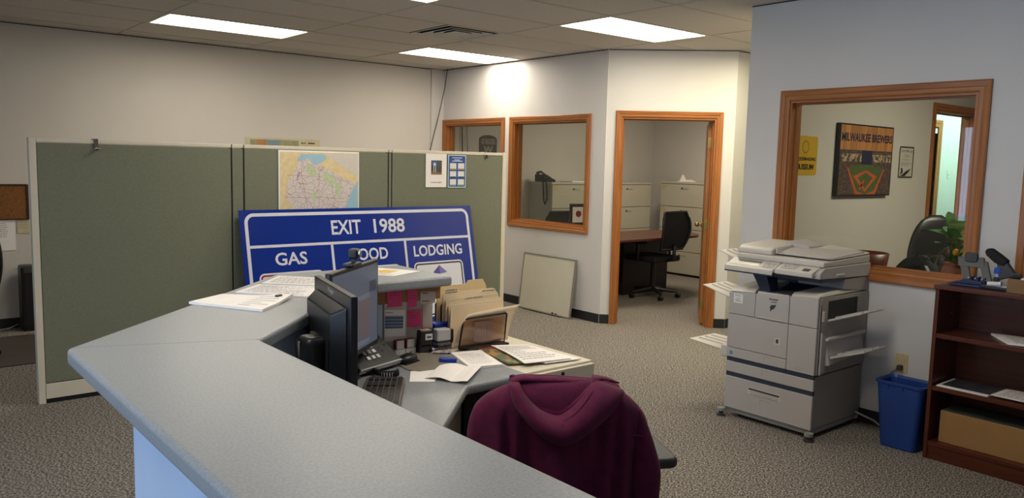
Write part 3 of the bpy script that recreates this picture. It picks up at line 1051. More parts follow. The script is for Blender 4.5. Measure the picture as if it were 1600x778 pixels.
# ------------------------------------------------------------------ monitors
def monitor(name, label, A, Bp, top, hgt, lit):
    """A = left top corner, Bp = right top corner seen from the screen side"""
    a, b = Vector((A[0], A[1], 0)), Vector((Bp[0], Bp[1], 0))
    d = (b-a)
    wd = d.length
    mid = (a+b)/2
    rz = math.atan2(d.y, d.x)
    t = thing(name, label, 'monitor', (mid.x, mid.y, .746), rz)   # local x along screen, local -y = screen side
    zt, zb = top-.746, top-hgt-.746
    h = wd/2
    B((-h, 0, zb), (h, .022, zt)).build('bezel', M_black, t, bev=.004)
    sc = B((-h+.014, -.0015, zb+.02), (h-.014, .004, zt-.014)).build('screen', lit, t)
    MB().hull([(-h+.03, .022, zb+.03), (h-.03, .022, zb+.03), (h-.03, .022, zt-.035), (-h+.03, .022, zt-.035)],
              [(-h+.07, .062, zb+.06), (h-.07, .062, zb+.06), (h-.07, .062, zt-.06), (-h+.07, .062, zt-.06)]).build('back_housing', M_dgrey if False else M_black, t, bev=.006)
    mb = MB()
    for k in range(9):
        x = -h+.085+k*.012
        mb.box((x, .058, zb+.08), (x+.005, .0645, zb+.2))
    mb.build('vent_slots', M_blackm, t)
    B((-.05, .060, zb+.09), (.05, .075, zb+.19)).build('mount_plate', M_dgrey, t, bev=.003)
    return t, zb, zt, h


M_scr = bpy.data.materials.new('screen_lit')
M_scr.use_nodes = True
_b = M_scr.node_tree.nodes['Principled BSDF']
_b.inputs['Base Color'].default_value = (.01, .01, .012, 1)
_b.inputs['Roughness'].default_value = .3
_b.inputs['Emission Color'].default_value = (.19, .23, .32, 1)
_b.inputs['Emission Strength'].default_value = .20
M_scr2 = M_scr.copy()
M_scr2.node_tree.nodes['Principled BSDF'].inputs['Emission Color'].default_value = (.26, .19, .22, 1)
M_scr3 = M_scr.copy()
M_scr3.node_tree.nodes['Principled BSDF'].inputs['Emission Color'].default_value = (.09, .10, .14, 1)
M_scr4 = M_scr.copy()
M_scr4.node_tree.nodes['Principled BSDF'].inputs['Emission Color'].default_value = (.27, .33, .44, 1)

m1, zb, zt, h = monitor('computer_monitor', 'black monitor seen from behind at the counter corner', (1.075, 1.945), (1.175, 2.372), 1.195, .335, M_scr)
# screen of the near monitor faces away from the camera: turn it about
m1.rotation_euler[2] += 0
_t = text('Hoyer', mat('engraved_grey', '#8f8f92', .4), m1, (-.035, zt-.030, .035, zt-.008), -.0222, name='lettering')
_t.rotation_euler[2] = pi
def under(o, par):
    """re-express a part built in world coordinates in its parent's frame"""
    Mi = (Matrix.Translation(par.location) @ Matrix.Rotation(par.rotation_euler[2], 4, 'Z')).inverted()
    o.parent = par
    o.matrix_local = Mi @ Matrix.Translation(o.location)
    return o


under(MB().cyl((0, 0, 0), (0, 0, .30), .02).build('arm_post', M_black, smooth=True, loc=(1.0, 2.14, .746)), m1)
under(B((-.05, -.05, 0), (.05, .05, .02)).build('arm_clamp', M_black, bev=.004, loc=(1.0, 2.14, .746)), m1)
under(B((-.035, -.045, .225), (.035, .040, .315)).build('arm_joint', M_black, bev=.02, seg=4, loc=(1.02, 2.12, .746)), m1)
under(MB().cyl((0, 0, .285), (.09, .01, .285), .024).build('arm_tube', M_black, smooth=True, loc=(.995, 2.14, .746)), m1)
m2, zb2, zt2, h2 = monitor('flat_monitor', 'black monitor with a lit screen showing windows, facing the desk', (1.23, 2.412), (1.58, 2.70), 1.19, .335, M_scr)
for (a, b, c_, d, m_) in ((.30, .12, .52, .55, M_scr2), (.56, .10, .80, .60, M_scr2), (.80, .66, .96, .80, M_scr3), (.04, .55, .09, .62, M_scr3), (.28, .60, .80, .66, M_scr4), (.30, .04, .80, .09, M_scr4)):
    B((-h2+.014+(2*h2-.028)*a, -.0022, zb2+.02+.30*b), (-h2+.014+(2*h2-.028)*c_, -.0012, zb2+.02+.30*d)).build('screen_window', m_, m2)
MB().cyl((0, .08, .02), (0, .08, zb2+.14), .018).build('stand_post', M_black, m2)
B((-.10, .02, 0), (.10, .16, .012)).build('stand_base', M_black, m2, bev=.004)
wcb = thing('webcam', 'black webcam clipped on top of the lit monitor', 'webcam', (1.395, 2.548, 1.191), math.atan2(.288, .35))
B((-.045, -.012, 0), (.035, .03, .012)).build('clip', M_black, wcb, bev=.003)
B((-.006, 0, .01), (.006, .012, .03)).build('neck', M_black, wcb)
B((-.02, -.016, .026), (.022, .022, .062)).build('body', M_black, wcb, bev=.008, seg=3)
MB().cyl((0, -.016, .044), (0, -.022, .044), .012).build('lens', M_chrome, wcb)
cbw = MB().tube([(1.04, 2.16, .80), (1.00, 2.20, .76), (1.02, 2.26, .75), (1.10, 2.33, .85), (1.14, 2.36, .95)], .004, 6).build('monitor_cable', M_blackm, smooth=True)
tag(cbw, 'black cable behind the monitors in the counter corner', 'cable')

# ------------------------------------------------------------------ phone
zd = .7455
ph = thing('desk_phone', 'black desk phone with white keys in front of the lit monitor', 'phone', (1.555, 2.728, zd), radians(17))
B((-.11, -.045, 0), (.115, .095, .02)).build('base', M_black, ph, bev=.006)
MB().prism([(.0, .0), (.09, .0), (.09, .085), (.06, .085)], 'x', -.09, .10).build('foot_wedge', M_black, ph)
TT = Matrix.Translation((0, -.055, .012)) @ Matrix.Rotation(radians(33), 4, 'X') @ Matrix.Translation((0, .095, 0))
MB().box((-.115, -.095, 0), (.118, .085, .024)).tf(TT).build('console', M_dgrey, ph, bev=.006)
for i in range(4):
    for j in range(3):
        x = -.036+j*.027
        y = .035-i*.029
        MB().box((x-.009, y-.009, .024), (x+.009, y+.009, .029)).tf(TT).build('key', M_white, ph, bev=.0015)
MB().cyl((.058, .035, .024), (.058, .035, .030), .017, n=20).tf(TT).build('navigation_pad', M_chrome, ph)
for x, y in ((.095, .055), (.098, .035), (.098, .015), (.098, -.005), (.06, -.010), (.065, -.03)):
    MB().cyl((x, y, .024), (x, y, .027), .005, n=8).tf(TT).build('soft_key', M_chrome, ph)
MB().box((-.115, -.099, .002), (.118, -.093, .024)).tf(TT).build('front_strip', mat('silver_plastic', '#b9bbb8', .35), ph)
MB().box((-.165, -.09, .010), (-.12, .10, .045)).tf(TT).build('handset', M_black, ph, bev=.012, seg=3)
pts = []
for i in range(150):
    t_ = i/149
    x = 1.50+.095*t_+.012*sin(9*t_)
    y = 2.655-.085*t_+.022*sin(7*t_)
    a = i*.9
    pts.append((x+.011*cos(a)*.3, y+.011*cos(a), zd+.015+.011*sin(a)))
cd = MB().tube(pts, .0032, 5).build('handset_cord', M_blackm, smooth=True)
tag(cd, 'black coiled telephone cord heaped in front of the phone', 'cord')

kb = thing('keyboard', 'dark keyboard partly hidden behind the counter edge', 'keyboard', (1.395, 2.36, zd), radians(55))
B((-.22, -.072, 0), (.22, .072, .016)).build('case', mat('keyboard_case', '#5c5552', .5), kb, bev=.004)
keyme = B((-.0078, -.0078, 0), (.0078, .0078, .006)).mesh('key', mat('keycap', '#2b2828', .5))
for r in range(6):
    for c_ in range(22):
        if c_ in (15, 19) and r != 0:
            continue
        k = bpy.data.objects.new('key', keyme)
        COL.objects.link(k)
        k.parent = kb
        k.location = (-.203+c_*.0193, -.056+r*.0215, .016)

# mouse, pad
mpad = MB().prism([(p[0]-1.82, p[1]-2.71) for p in [(1.690, 2.80), (1.675, 2.625), (1.70, 2.585), (1.77, 2.575), (1.93, 2.655), (1.955, 2.70), (1.87, 2.845), (1.76, 2.85)]], 'z', 0, .004).build('mouse_pad', mat('pad_taupe', '#7f786b', .8, var=.05, scale=30), loc=(1.82, 2.71, zd), bev=.001)
tag(mpad, 'taupe mouse pad under the black mouse', 'mouse pad')
ms = thing('computer_mouse', 'black computer mouse on the taupe pad', 'mouse', (1.735, 2.725, zd+.0042), radians(20))
MB().ball((0, 0, .014), (.052, .032, .024), 8).build('body', M_black, ms, smooth=True)
B((-.045, -.028, 0), (.045, .028, .006)).build('base', M_black, ms, bev=.002)
MB().cyl((.025, -.003, .034), (.025, .003, .034), .008, n=12).build('scroll_wheel', M_chrome, ms)
tp = thing('correction_tape', 'bright blue correction tape dispenser on the desk', 'tape dispenser', (1.872, 2.645, zd+.001), radians(-50))
MB().prism(arc(-.005, 0, .028, 40, 320, 10, .018)+[(.03, -.010), (.045, -.003), (.045, .003), (.03, .012)], 'z', 0, .018).build('body', M_blue, tp, bev=.004, seg=3)
B((.04, -.003, .004), (.05, .003, .012)).build('tip', M_white, tp)

# folded letter: two panels
fl1 = sheet('folded_letter', 'creased white letter in two folds on the desk', 'paper', [(1.66, 2.49, zd+.001), (1.745, 2.330, zd+.001), (1.93, 2.475, zd+.006), (1.80, 2.59, zd+.010)], .0012, M_paper,
            curl=lambda u, v: .012*abs(sin(pi*(u*1.5))))
sheet('loose_sheet', 'white sheet sticking out under the folded letter', 'paper', [(1.59, 2.485, zd+.0005), (1.665, 2.43, zd+.0005), (1.80, 2.57, zd+.0005), (1.675, 2.61, zd+.0005)], .001, M_paper)
nb = sheet('notepad', 'spiral notepad with handwriting on the desk', 'notepad', [(1.885, 2.50, zd), (2.025, 2.462, zd), (2.10, 2.71, zd), (1.965, 2.748, zd)], .010, M_paper,
           [(M_ink, textlines(.12, .15, .9, .85, 8, 21, th=.25))])
for k in range(12):
    q = bil([(1.885, 2.50), (2.025, 2.462), (2.10, 2.71), (1.965, 2.748)] and [(1.885, 2.50, 0), (2.025, 2.462, 0), (2.10, 2.71, 0), (1.965, 2.748, 0)], (k+.5)/12, .985)
    MB().lathe([(.004, -.0006), (.005, -.0006), (.005, .0006), (.004, .0006)], n=8).tf(Matrix.Rotation(pi/2, 4, 'Y')).build('spiral_ring', M_chrome, nb, loc=(q.x-nb.location.x, q.y-nb.location.y, .008))
sheet('magazine', 'coloured magazine under the file sorter edge', 'magazine', [(2.06, 2.47, zd), (2.20, 2.43, zd), (2.27, 2.74, zd), (2.12, 2.775, zd)], .006, mat('magazine_cover', '#b98f5a', .4, col2='#5f6b50', scale=18, lo=.45, hi=.55),
      [(mat('print_red', '#b83322', .4), [(.0, .86, .9, .99)])])
sheet('white_document', 'white typed document spilling onto the cream cabinet', 'papers', [(2.105, 2.42, zd+.008), (2.34, 2.39, zd+.002), (2.335, 2.68, zd+.008), (2.185, 2.745, zd+.010)], .003, M_paper,
      [(M_ink, textlines(.08, .12, .9, .88, 9, 23))], curl=lambda u, v: .004*sin(pi*v))
sheet('second_document', 'white sheet beneath the typed document', 'papers', [(2.20, 2.40, zd-.001), (2.385, 2.375, zd-.003), (2.36, 2.66, zd-.003), (2.20, 2.70, zd-.001)], .003, M_paper)
sheet('plastic_bag', 'crumpled clear plastic packet with papers beside the notepad', 'packet', [(1.90, 2.80, zd), (1.975, 2.75, zd), (2.075, 2.79, zd), (1.98, 2.86, zd)], .004, mat('packet', '#c4b8b0', .25, col2='#9a8f94', scale=50, lo=.4, hi=.6),
      curl=lambda u, v: .006*abs(sin(9*u+5*v)))
sheet('pink_slip', 'pale pink paper slip behind the mouse', 'paper', [(1.745, 2.80, zd), (1.85, 2.83, zd), (1.85, 2.868, zd), (1.775, 2.868, zd)], .0015, M_rose)

# stamps
def stamp_black():
    t = thing('black_stamp', 'black self-inking stamp with a white label', 'stamp', (1.895, 2.845, zd+.003), radians(-8))
    B((-.030, -.02, .03), (.030, .02, .095)).build('body', M_black, t, bev=.006)
    B((-.005, -.0215, .055), (.028, -.0198, .082)).build('label', M_white, t)
    MB().box((.002, -.0222, .064), (.022, -.0214, .071)).build('printing', M_dgrey, t)
    for s in (-1, 1):
        B((s*.026-.004, -.018, 0), (s*.026+.004, .018, .034)).build('leg', M_black, t)
    B((-.024, -.014, .008), (.024, .014, .026)).build('ink_pad', M_dgrey, t)
    B((-.022, -.016, .095), (.022, .014, .098)).build('top', M_rose, t, bev=.001)


stamp_black()
t = thing('silver_stamp', 'silver self-inking stamp on a clear base', 'stamp', (1.975, 2.825, zd+.005), radians(-5))
B((-.037, -.022, .042), (.032, .024, .095)).build('body', mat('silver_shell', '#b9b7b9', .35, var=.04), t, bev=.006)
B((.0325, -.021, .03), (.046, .024, .092)).build('side_shell', M_black, t, bev=.004)
B((-.036, -.02, .036), (.04, .022, .042)).build('collar', M_black, t)
B((-.034, -.020, 0), (.036, .020, .036)).build('clear_base', M_clear, t)
t = thing('blue_stapler', 'blue plastic stapler behind the silver stamp', 'desk caddy', (2.005, 2.885, zd+.003), radians(-4))  # the blue stapler, made as a plain upright shell
MB().prism([(-.042, .0), (.045, .0), (.045, .118), (.005, .108), (-.005, .114), (-.042, .112)], 'y', -.022, .022).build('shell', M_blue, t, bev=.006, seg=3)
B((-.03, -.0235, .02), (.03, -.0215, .06)).build('face', M_blue, t, bev=.002)

# notes pinned on the counter end panel (plane Y 2.88)
def pin(name, label, cat, l, y, m, prints=(), th=.001, group=None):
    k = .9877
    return sheet(name, label, cat, [(x*k, y, 1.575-(1.575-z)*k) for x, z in l], th, m, prints, group)


YP = 2.8785
pin('pinned_sheet', 'large white sheet pinned on the panel behind the phone', 'paper', [(1.735, .80), (1.845, .79), (1.842, .985), (1.735, .995)], YP, mat('sheet_grey', '#d5ccc6', .8))
pin('price_table', 'pinned sheet with a blue striped table beside the lit monitor', 'paper', [(1.735, .822), (1.838, .813), (1.839, .927), (1.735, .938)], YP-.0015, M_paper,
    [(mat('table_blue', '#5a6a88', .8), [(.02, .30+.12*i, .9, .37+.12*i) for i in range(4)]), (mat('table_pale', '#93a3b8', .8), [(.02, .37+.12*i, .9, .42+.12*i) for i in range(4)]), (M_ink, [(.05, .88, .4, .91)])])
pin('white_card', 'small white card at the left of the pinned notes', 'card', [(1.735, .955), (1.75, .96), (1.75, 1.002), (1.735, 1.002)], YP-.002, M_paper, [(M_ink, [(.1, .8, .9, .86), (.1, .2, .9, .26)])])
k_ = 2.795/2.915
for i, (l, lab) in enumerate((([(1.752, .946), (1.824, .945), (1.823, 1.017), (1.748, 1.021)], 'pink sticky note, left one of the upper two'), ([(1.853, .932), (1.899, .935), (1.901, 1.008), (1.852, 1.012)], 'narrow pink sticky note, right one of the upper two'),
                              ([(1.851, .850), (1.923, .847), (1.920, .921), (1.850, .924)], 'pink sticky note below the other two'))):
    kk = 2.795/2.915 if i < 2 else YP/2.915
    yy = 2.797 if i < 2 else YP-.003
    sheet('sticky_note', lab, 'sticky note', [(x*kk, yy, 1.575-(1.575-z)*kk) for x, z in l], .0008, M_pink, [(mat('note_ink', '#8a2350', .8), textlines(.12, .45, .9, .92, 3, 30+i, th=.2))], 'pink sticky notes')
sheet('grey_booklet', 'light grey booklet pinned at the end of the panel', 'booklet', [(1.918*k_, 2.797, 1.575-(1.575-.945)*k_), (1.996*k_, 2.797, 1.575-(1.575-.943)*k_), (2.0*k_, 2.797, 1.575-(1.575-.995)*k_), (1.918*k_, 2.797, 1.575-(1.575-.999)*k_)], .002, mat('booklet_grey', '#c6bcb2', .8),
      [(M_dgrey, [(.1, .85, .5, .92), (.1, .18, .6, .25)])])
sheet('grey_folder_sheet', 'grey sheet hanging below the booklet', 'paper', [(1.905, YP, .845), (1.958, YP, .842), (1.955, YP, .96), (1.905, YP, .96)], .002, mat('folder_grey', '#b4aaa2', .8))
for i, x in enumerate((1.782, 1.835)):
    e = thing('eraser_pack', 'small red and white packet behind the phone, %s of two' % ('left', 'right')[i], 'packet', (x, 2.868, .772), 0, 'red and white packets')
    B((-.020, -.009, 0), (.020, .009, .038)).build('box', M_white, e, bev=.002)
    B((-.022, -.0095, -.001), (-.018, .0095, .039)).build('red_end', M_signr, e)
    B((-.018, -.0095, .0365), (.020, .0095, .039)).build('red_edge', M_signr, e)
    B((-.024, -.01, -.026), (.024, .0095, -.002)).build('tray', M_white, e)

# ------------------------------------------------------------------ file sorter and folders
fs = thing('file_sorter', 'black wire file sorter holding manila folders', 'file sorter', (2.16, 2.86, .746))
mb = MB()
fr = [(-.135, -.09, .012), (-.112, -.09, .135), (-.108, -.09, .140), (.128, -.09, .144), (.133, -.09, .139), (.121, -.09, -.0+.008)]
mb.tube(fr+[fr[0]], .004, 6)
mb.build('front_frame', M_blackm, fs, smooth=True)
MB().prism([(-.133, .012), (-.110, .137), (.131, .141), (.119, .009)], 'y', -.0905, -.0895).build('mesh_panel', M_smoke, fs)
MB().box((-.10, -.118, 0), (.13, -.07, .012)).build('foot', M_black, fs, bev=.005)
B((-.12, -.09, 0), (.12, .11, .008)).build('base', M_blackm, fs)
for yy in (.0, .055, .1):
    q = [(-.13, yy, .01), (-.13, yy, .18), (-.115, yy, .198), (.115, yy, .198), (.13, yy, .18), (.13, yy, .01)]
    MB().tube(q, .0035, 6).build('divider_wire', M_blackm, fs)
B((-.05, -.0885, .03), (.055, -.0875, .12)).build('paper_slip', mat('slip_grey', '#b5a9a8', .8), fs)
mb = MB()
for k, (a, b) in enumerate(((.04, .10), (.035, .07), (.04, .095), (.05, .075), (.04, .105), (.035, .06))):
    mb.box((-.042+k*.015, -.0892, a), (-.038+k*.015, -.0886, b))
mb.build('printing', M_ink, fs)


def folder(label, y, x0, x1, z1, tab, m, note=None, lean=0.0, tabh=.016, zb=.756):
    a, b = tab
    t = thing('manila_folder', label, 'folder', ((x0+x1)/2, y, zb), 0, 'manila folders in the sorter')
    t.rotation_euler = (radians(lean), 0, 0)
    cx = (x0+x1)/2
    h = z1-zb
    pts = [(x0-cx, 0), (x1-cx, 0)]+arc(x1-cx-.012, h-.012, .012, 0, 90, 4)
    tabp = [(b-cx, h), (b-cx-.010, h+tabh), (a-cx+.012, h+tabh), (a-cx, h)]
    pts += tabp+arc(x0-cx+.012, h-.012, .012, 90, 180, 4)
    MB().prism(pts, 'y', 0, .0012).build('back_cover', m, t)
    p2 = [(x0-cx, 0), (x1-cx, 0)]+arc(x1-cx-.012, h-.022, .012, 0, 90, 4)+arc(x0-cx+.012, h-.022, .012, 90, 180, 4)
    MB().prism(p2, 'y', -.006, -.005).build('front_cover', m, t)
    B((x0-cx+.004, -.004, .002), (x1-cx-.006, -.001, h-.016)).build('contents', M_paper, t)
    if note:
        rows = note.split('|')
        for i, rtxt in enumerate(rows):
            text(rtxt, M_dgrey, t, (a-cx+.012, h+tabh-.010-.011*i, b-cx-.012, h+tabh-.003-.011*i), -.0004, name='handwriting', ext=.0002)
    return t


folder('tallest manila folder, at the back of the sorter', 2.935, 2.018, 2.295, 1.012, (2.18, 2.288), M_manila)
folder('manila folder with a handwritten tab at its left end', 2.895, 2.022, 2.315, .988, (2.025, 2.115), M_manila2, 'LOGOS NEEDED TO|ORDER')
folder('manila folder with a tab reading A/P at its right end', 2.878, 2.025, 2.325, .972, (2.22, 2.315), M_manila2, 'A/P Invoices')
folder('manila folder with a handwritten tab in the middle', 2.845, 2.018, 2.328, .952, (2.10, 2.22), M_manila2, 'LOGO PROOFS')
folder('plain pale manila folder in front of the tabbed ones', 2.822, 2.012, 2.31, .944, (2.0, 2.0001), M_manila2, tabh=.0001)
# opened front folder bulging over the frame
cf = MB()
cf.sheet(lambda u, v: (2.008+.318*u+(.045*u-.002)*v**1.6, 2.800-.030*v**2-.010*sin(pi*u)*(1-v)-.02*(1-min(1, u*4))*v, .757+(.10+.048*sin(pi/2*min(1, u*5))+.018*u)*v), 20, 10)
o = cf.build('manila_folder', M_manila2, smooth=True, solid=.0012)
tag(o, 'pale manila folder curving open at the very front of the sorter', 'folder', 'manila folders in the sorter')

# ================================================================== TASK CHAIR WITH HOODIE
CR = math.atan2(-.4787, .8779)
ch = thing('task_chair', 'black task chair with the maroon hoodie hung over its back', 'chair', (1.57+.4787*.24, 1.65+.8779*.24, 0), CR)
# local: +y = facing, back plane at y=-.24
B((-.24, -.22, .43), (.24, .24, .51)).build('seat', M_blackm, ch, bev=.035, seg=4)
rs = []
for i in range(11):
    z = .54+.36*i/10
    hw_ = .215*(1-.25*max(0, (i-7)/3)**2)
    rs.append([(hw_*cos(2*pi*k/20), -.225+.035*sin(2*pi*k/20), z) for k in range(20)])
MB().rings(rs).build('backrest', M_blackm, ch, smooth=True)
B((-.03, -.245, .40), (.03, -.215, .60)).build('back_bracket', M_black, ch, bev=.005)
for s in (-1, 1):
    a_ = MB().prism(rrect(s*.345-.050, -.225, s*.345+.050, .0, .028), 'z', .650, .685).build('armrest', M_dgrey, ch, bev=.013, seg=4)
    MB().tube([(s*.23, -.10, .45), (s*.30, -.10, .45), (s*.318, -.10, .50), (s*.318, -.10, .66)], .018, 8).build('arm_post', M_black, ch, smooth=True)
MB().cyl((0, 0, .10), (0, 0, .43), .028).build('gas_lift', M_black, ch)
for k in range(5):
    a = 2*pi*k/5+.9
    l = MB().hull([(.02*cos(a+1.5), .02*sin(a+1.5), .09), (.02*cos(a-1.5), .02*sin(a-1.5), .09), (.28*cos(a)+.012*sin(a), .28*sin(a)-.012*cos(a), .06), (.28*cos(a)-.012*sin(a), .28*sin(a)+.012*cos(a), .06)],
                  [(.025*cos(a+1.5), .025*sin(a+1.5), .13), (.025*cos(a-1.5), .025*sin(a-1.5), .13), (.28*cos(a)+.012*sin(a), .28*sin(a)-.012*cos(a), .085), (.28*cos(a)-.012*sin(a), .28*sin(a)+.012*cos(a), .085)]).build('leg', M_black, ch)
    MB().cyl((.28*cos(a)-.02, .28*sin(a), .028), (.28*cos(a)+.02, .28*sin(a), .028), .028).build('castor', M_black, l)


def lerp(tab, z):
    for (a, b) in zip(tab, tab[1:]):
        if a[0] <= z <= b[0]:
            t_ = (z-a[0])/(b[0]-a[0])
            t_ = t_*t_*(3-2*t_) if False else t_
            return a[1]+(b[1]-a[1])*t_
    return tab[0][1] if z < tab[0][0] else tab[-1][1]


hd = thing('hooded_sweatshirt', 'maroon hooded sweatshirt draped over the chair back', 'sweatshirt', (1.57, 1.65, 0.30), CR)
LT = [(.30, -.262), (.57, -.258), (.65, -.255), (.77, -.252), (.81, -.262), (.85, -.262), (.887, -.250), (.912, -.225), (.93, -.19), (.946, -.14)]
RT = [(.30, .275), (.57, .272), (.65, .268), (.77, .262), (.81, .268), (.846, .256), (.875, .232), (.90, .205), (.92, .18), (.938, .15)]
LT = [(.30, -.285), (.57, -.280), (.65, -.278), (.77, -.270), (.81, -.270), (.85, -.263), (.887, -.248), (.912, -.222), (.93, -.19), (.946, -.14)]
RT = [(.30, .325), (.57, .309), (.65, .299), (.77, .278), (.81, .272), (.846, .258), (.875, .234), (.90, .205), (.92, .18), (.938, .15)]
rs = []
NZ, NK = 44, 96
for i in range(NZ+1):
    f = i/NZ
    z = .30+.648*(f**.8)
    if f > .999:
        z = .948
    xl, xr = lerp(LT, z), lerp(RT, z)
    cx, hwd = (xl+xr)/2, (xr-xl)/2
    topf = max(0, (z-.87)/.08)
    dep = .062*(1-.55*min(1, topf)**2)
    rg = []
    for k in range(NK):
        a = 2*pi*k/NK
        ca, sa = cos(a), sin(a)
        X_ = cx+hwd*(abs(ca)**.75)*(1 if ca >= 0 else -1)
        amp = .024*min(1, (.93-z)/.25) if z < .93 else 0
        fold = 0
        if sa < 0:
            xn = X_
            fold = amp*(sin(xn*38+1.5*sin(z*6))*.55+.6*sin(xn*71+z*5+.7)*.45)
            for (x0, wdt, dd) in ((-.165, .010, .034), (.160, .010, .040), (-.105, .010, .024), (.105, .012, .026), (.03, .012, .012)):
                fold += dd*min(1, max(0, (.90-z)/.12))*math.exp(-((xn-x0-.03*(z-.8)*(-1 if x0 < 0 else 1))/wdt)**2)
        Y_ = -.012+dep*(abs(sa)**.8)*(1 if sa >= 0 else -1)*(1.1 if sa < 0 else 1.0)+fold
        rg.append((X_, Y_, z-.30))
    rs.append(rg)
xl, xr = -.12, .13
rs.append([(.0+.11*cos(2*pi*k/NK), -.012+.02*sin(2*pi*k/NK), .953-.30) for k in range(NK)])
MB().rings(rs).build('body', M_hood, hd, smooth=True, sub=1)
# sleeves hanging at the sides
for s, x0 in ((-1, -.218), (1, .236)):
    rs = []
    for i in range(19):
        f = i/18
        z = (.865 if s > 0 else .80)-.50*f
        r1 = .048*(1-.15*f)*(sin(min(1, f*2.2+.05)*pi/2))
        r2 = .045*(1-.15*f)*(sin(min(1, f*2.2+.05)*pi/2))
        x = x0+s*(.010*sin(min(1, f*2.5)*pi/2)+(.03 if s > 0 else .005)*f)
        rg = []
        for k in range(24):
            a = 2*pi*k/24
            wr = 1+.07*sin(3*a+9*f)+.05*sin(23*f+2*a)
            rg.append((x+r1*cos(a)*wr, -.034-.012*sin(pi*f)+r2*sin(a)*wr, z-.30))
        rs.append(rg)
    MB().rings(rs).build('sleeve', M_hood, hd, smooth=True, sub=1)


def seam(pts, r=.0022):
    MB().tube([(p[0], p[1], p[2]-.30) for p in pts], r, 6).build('seam', M_hoodin, hd, smooth=True)


# hood draped as a sagging pouch
rimP = [(-.128, .958), (-.112, .925), (-.085, .896), (-.055, .880), (-.022, .874), (.015, .893), (.045, .918), (.075, .945), (.098, .956)]
lowP = [(-.158, .955), (-.150, .905), (-.122, .862), (-.082, .820), (-.030, .790), (.025, .797), (.100, .840), (.155, .885), (.188, .925)]


def poly(P, t_):
    n = len(P)-1
    f = t_*n
    i = min(int(f), n-1)
    g = f-i
    p0 = P[max(i-1, 0)]
    p1, p2 = P[i], P[i+1]
    p3 = P[min(i+2, n)]
    return [0.5*((2*p1[d])+(-p0[d]+p2[d])*g+(2*p0[d]-5*p1[d]+4*p2[d]-p3[d])*g*g+(-p0[d]+3*p1[d]-3*p2[d]+p3[d])*g**3) for d in (0, 1)]


rs = []
for i in range(37):
    t_ = i/36
    I, O = poly(rimP, t_), poly(lowP, t_)
    cx, czv = (I[0]+O[0])/2, (I[1]+O[1])/2
    ax, az = (O[0]-I[0])/2, (O[1]-I[1])/2
    bul = .028+.044*sin(pi*t_)
    ybase = -.030-.058*sin(pi*min(1, max(0, t_)))**.6
    rg = []
    for k in range(20):
        a = 2*pi*k/20
        wr = .0025*sin(t_*70+a)*max(0, -cos(a))
        rg.append((cx+ax*cos(a), ybase-bul*sin(a)*(1 if sin(a) > 0 else .5)-.004*cos(a)+wr, czv+az*cos(a)-.30))
    rs.append(rg)
MB().rings(rs).build('hood', M_hood, hd, smooth=True, sub=1)
topP = [(-.150, .962), (-.120, .970), (-.09, .969), (-.05, .966), (-.01, .963), (.04, .958), (.09, .953), (.14, .945), (.178, .934)]
ln = MB()
ln.sheet(lambda u, v: (lambda a, b: (a[0]*(1-v)+b[0]*v, (-.012)*(1-v)+(-.092*sin(pi*u)**.5)*v+.03*sin(pi*v)*sin(pi*u), a[1]*(1-v)+b[1]*v+.004*sin(pi*v)-.30))(poly(topP, u), poly(rimP, u)), 26, 10)
ln.build('hood_lining', M_hood, hd, smooth=True, solid=.006)
rs = []
for i in range(27):
    t_ = i/26
    p = poly(topP, t_)
    rs.append([(p[0], -.012+.026*cos(2*pi*k/12), p[1]-.010+.010*sin(2*pi*k/12)-.30) for k in range(12)])
MB().rings(rs).build('collar_fold', M_hood, hd, smooth=True, sub=1)
seam([(poly(rimP, i/24)[0]*1.0+.004*0, -.030-.060*sin(pi*i/24)**.6-.016-.02*sin(pi*i/24), poly(rimP, i/24)[1]-.010) for i in range(2, 23)], .0016)
seam([(-.025, -.140, .862), (-.027, -.146, .835), (-.029, -.135, .800)], .0018)
seam([(.205, -.082, .80), (.24, -.066, .79), (.272, -.050, .775)], .0018)

# ================================================================== COPIER
cp = thing('photocopier', 'large beige office photocopier with side paper trays', 'photocopier', (4.25, 2.935, 0), RZX)
# local x 0..0.6 to the right, y 0..0.58 away, z up
W_ = .60
def CB(name, a, b, m, bev=.003, par=cp, seg=2):
    return B(a, b).build(name, m, par, bev=bev, seg=seg)


CB('base_plate', (.01, .01, .028), (.595, .57, .056), mat('copier_grey_metal', '#8e8d8a', .5), .002)
for (x, y) in ((-.005, -.02), (.602, -.02), (.02, .55), (.58, .55)):
    f_ = MB().cyl((x, y, 0), (x, y, .012), .030).cyl((x, y, .012), (x, y, .03), .014).build('leveling_foot', M_dgrey, cp)
    MB().cyl((x, y, .032), (x, y, .050), .026).build('foot_cap', MATS['copier_grey_metal'], f_)
CB('cabinet', (.004, .018, .058), (.596, .575, .372), M_copD)
dr = CB('large_drawer', (0, -.004, .058), (.600, .016, .262), M_cop, .004)
MB().box((.17, -.0052, .178), (.395, -.0035, .222)).build('recess', M_copL, dr)
MB().prism([(.176, .208), (.389, .206), (.389, .216), (.176, .218)], 'y', -.0062, -.005).build('grip', M_dgrey, dr)
MB().prism([(.187, .184), (.381, .181), (.381, .204), (.187, .206)], 'y', -.007, -.005).build('grip_lip', M_cop, dr)
MB().box((.26, -.0052, .158), (.33, -.0038, .160)).box((.26, -.0052, .128), (.262, -.0038, .160)).build('label_frame', M_copD, dr)
CB('blue_strip', (.002, .002, .262), (.598, .02, .290), M_copB, .002)
d2_ = CB('paper_drawer', (0, -.004, .290), (.600, .016, .358), M_cop, .004)
MB().box((.26, -.0052, .345), (.32, -.0038, .347)).box((.26, -.0052, .318), (.262, -.0038, .347)).build('label_frame', M_copD, d2_)
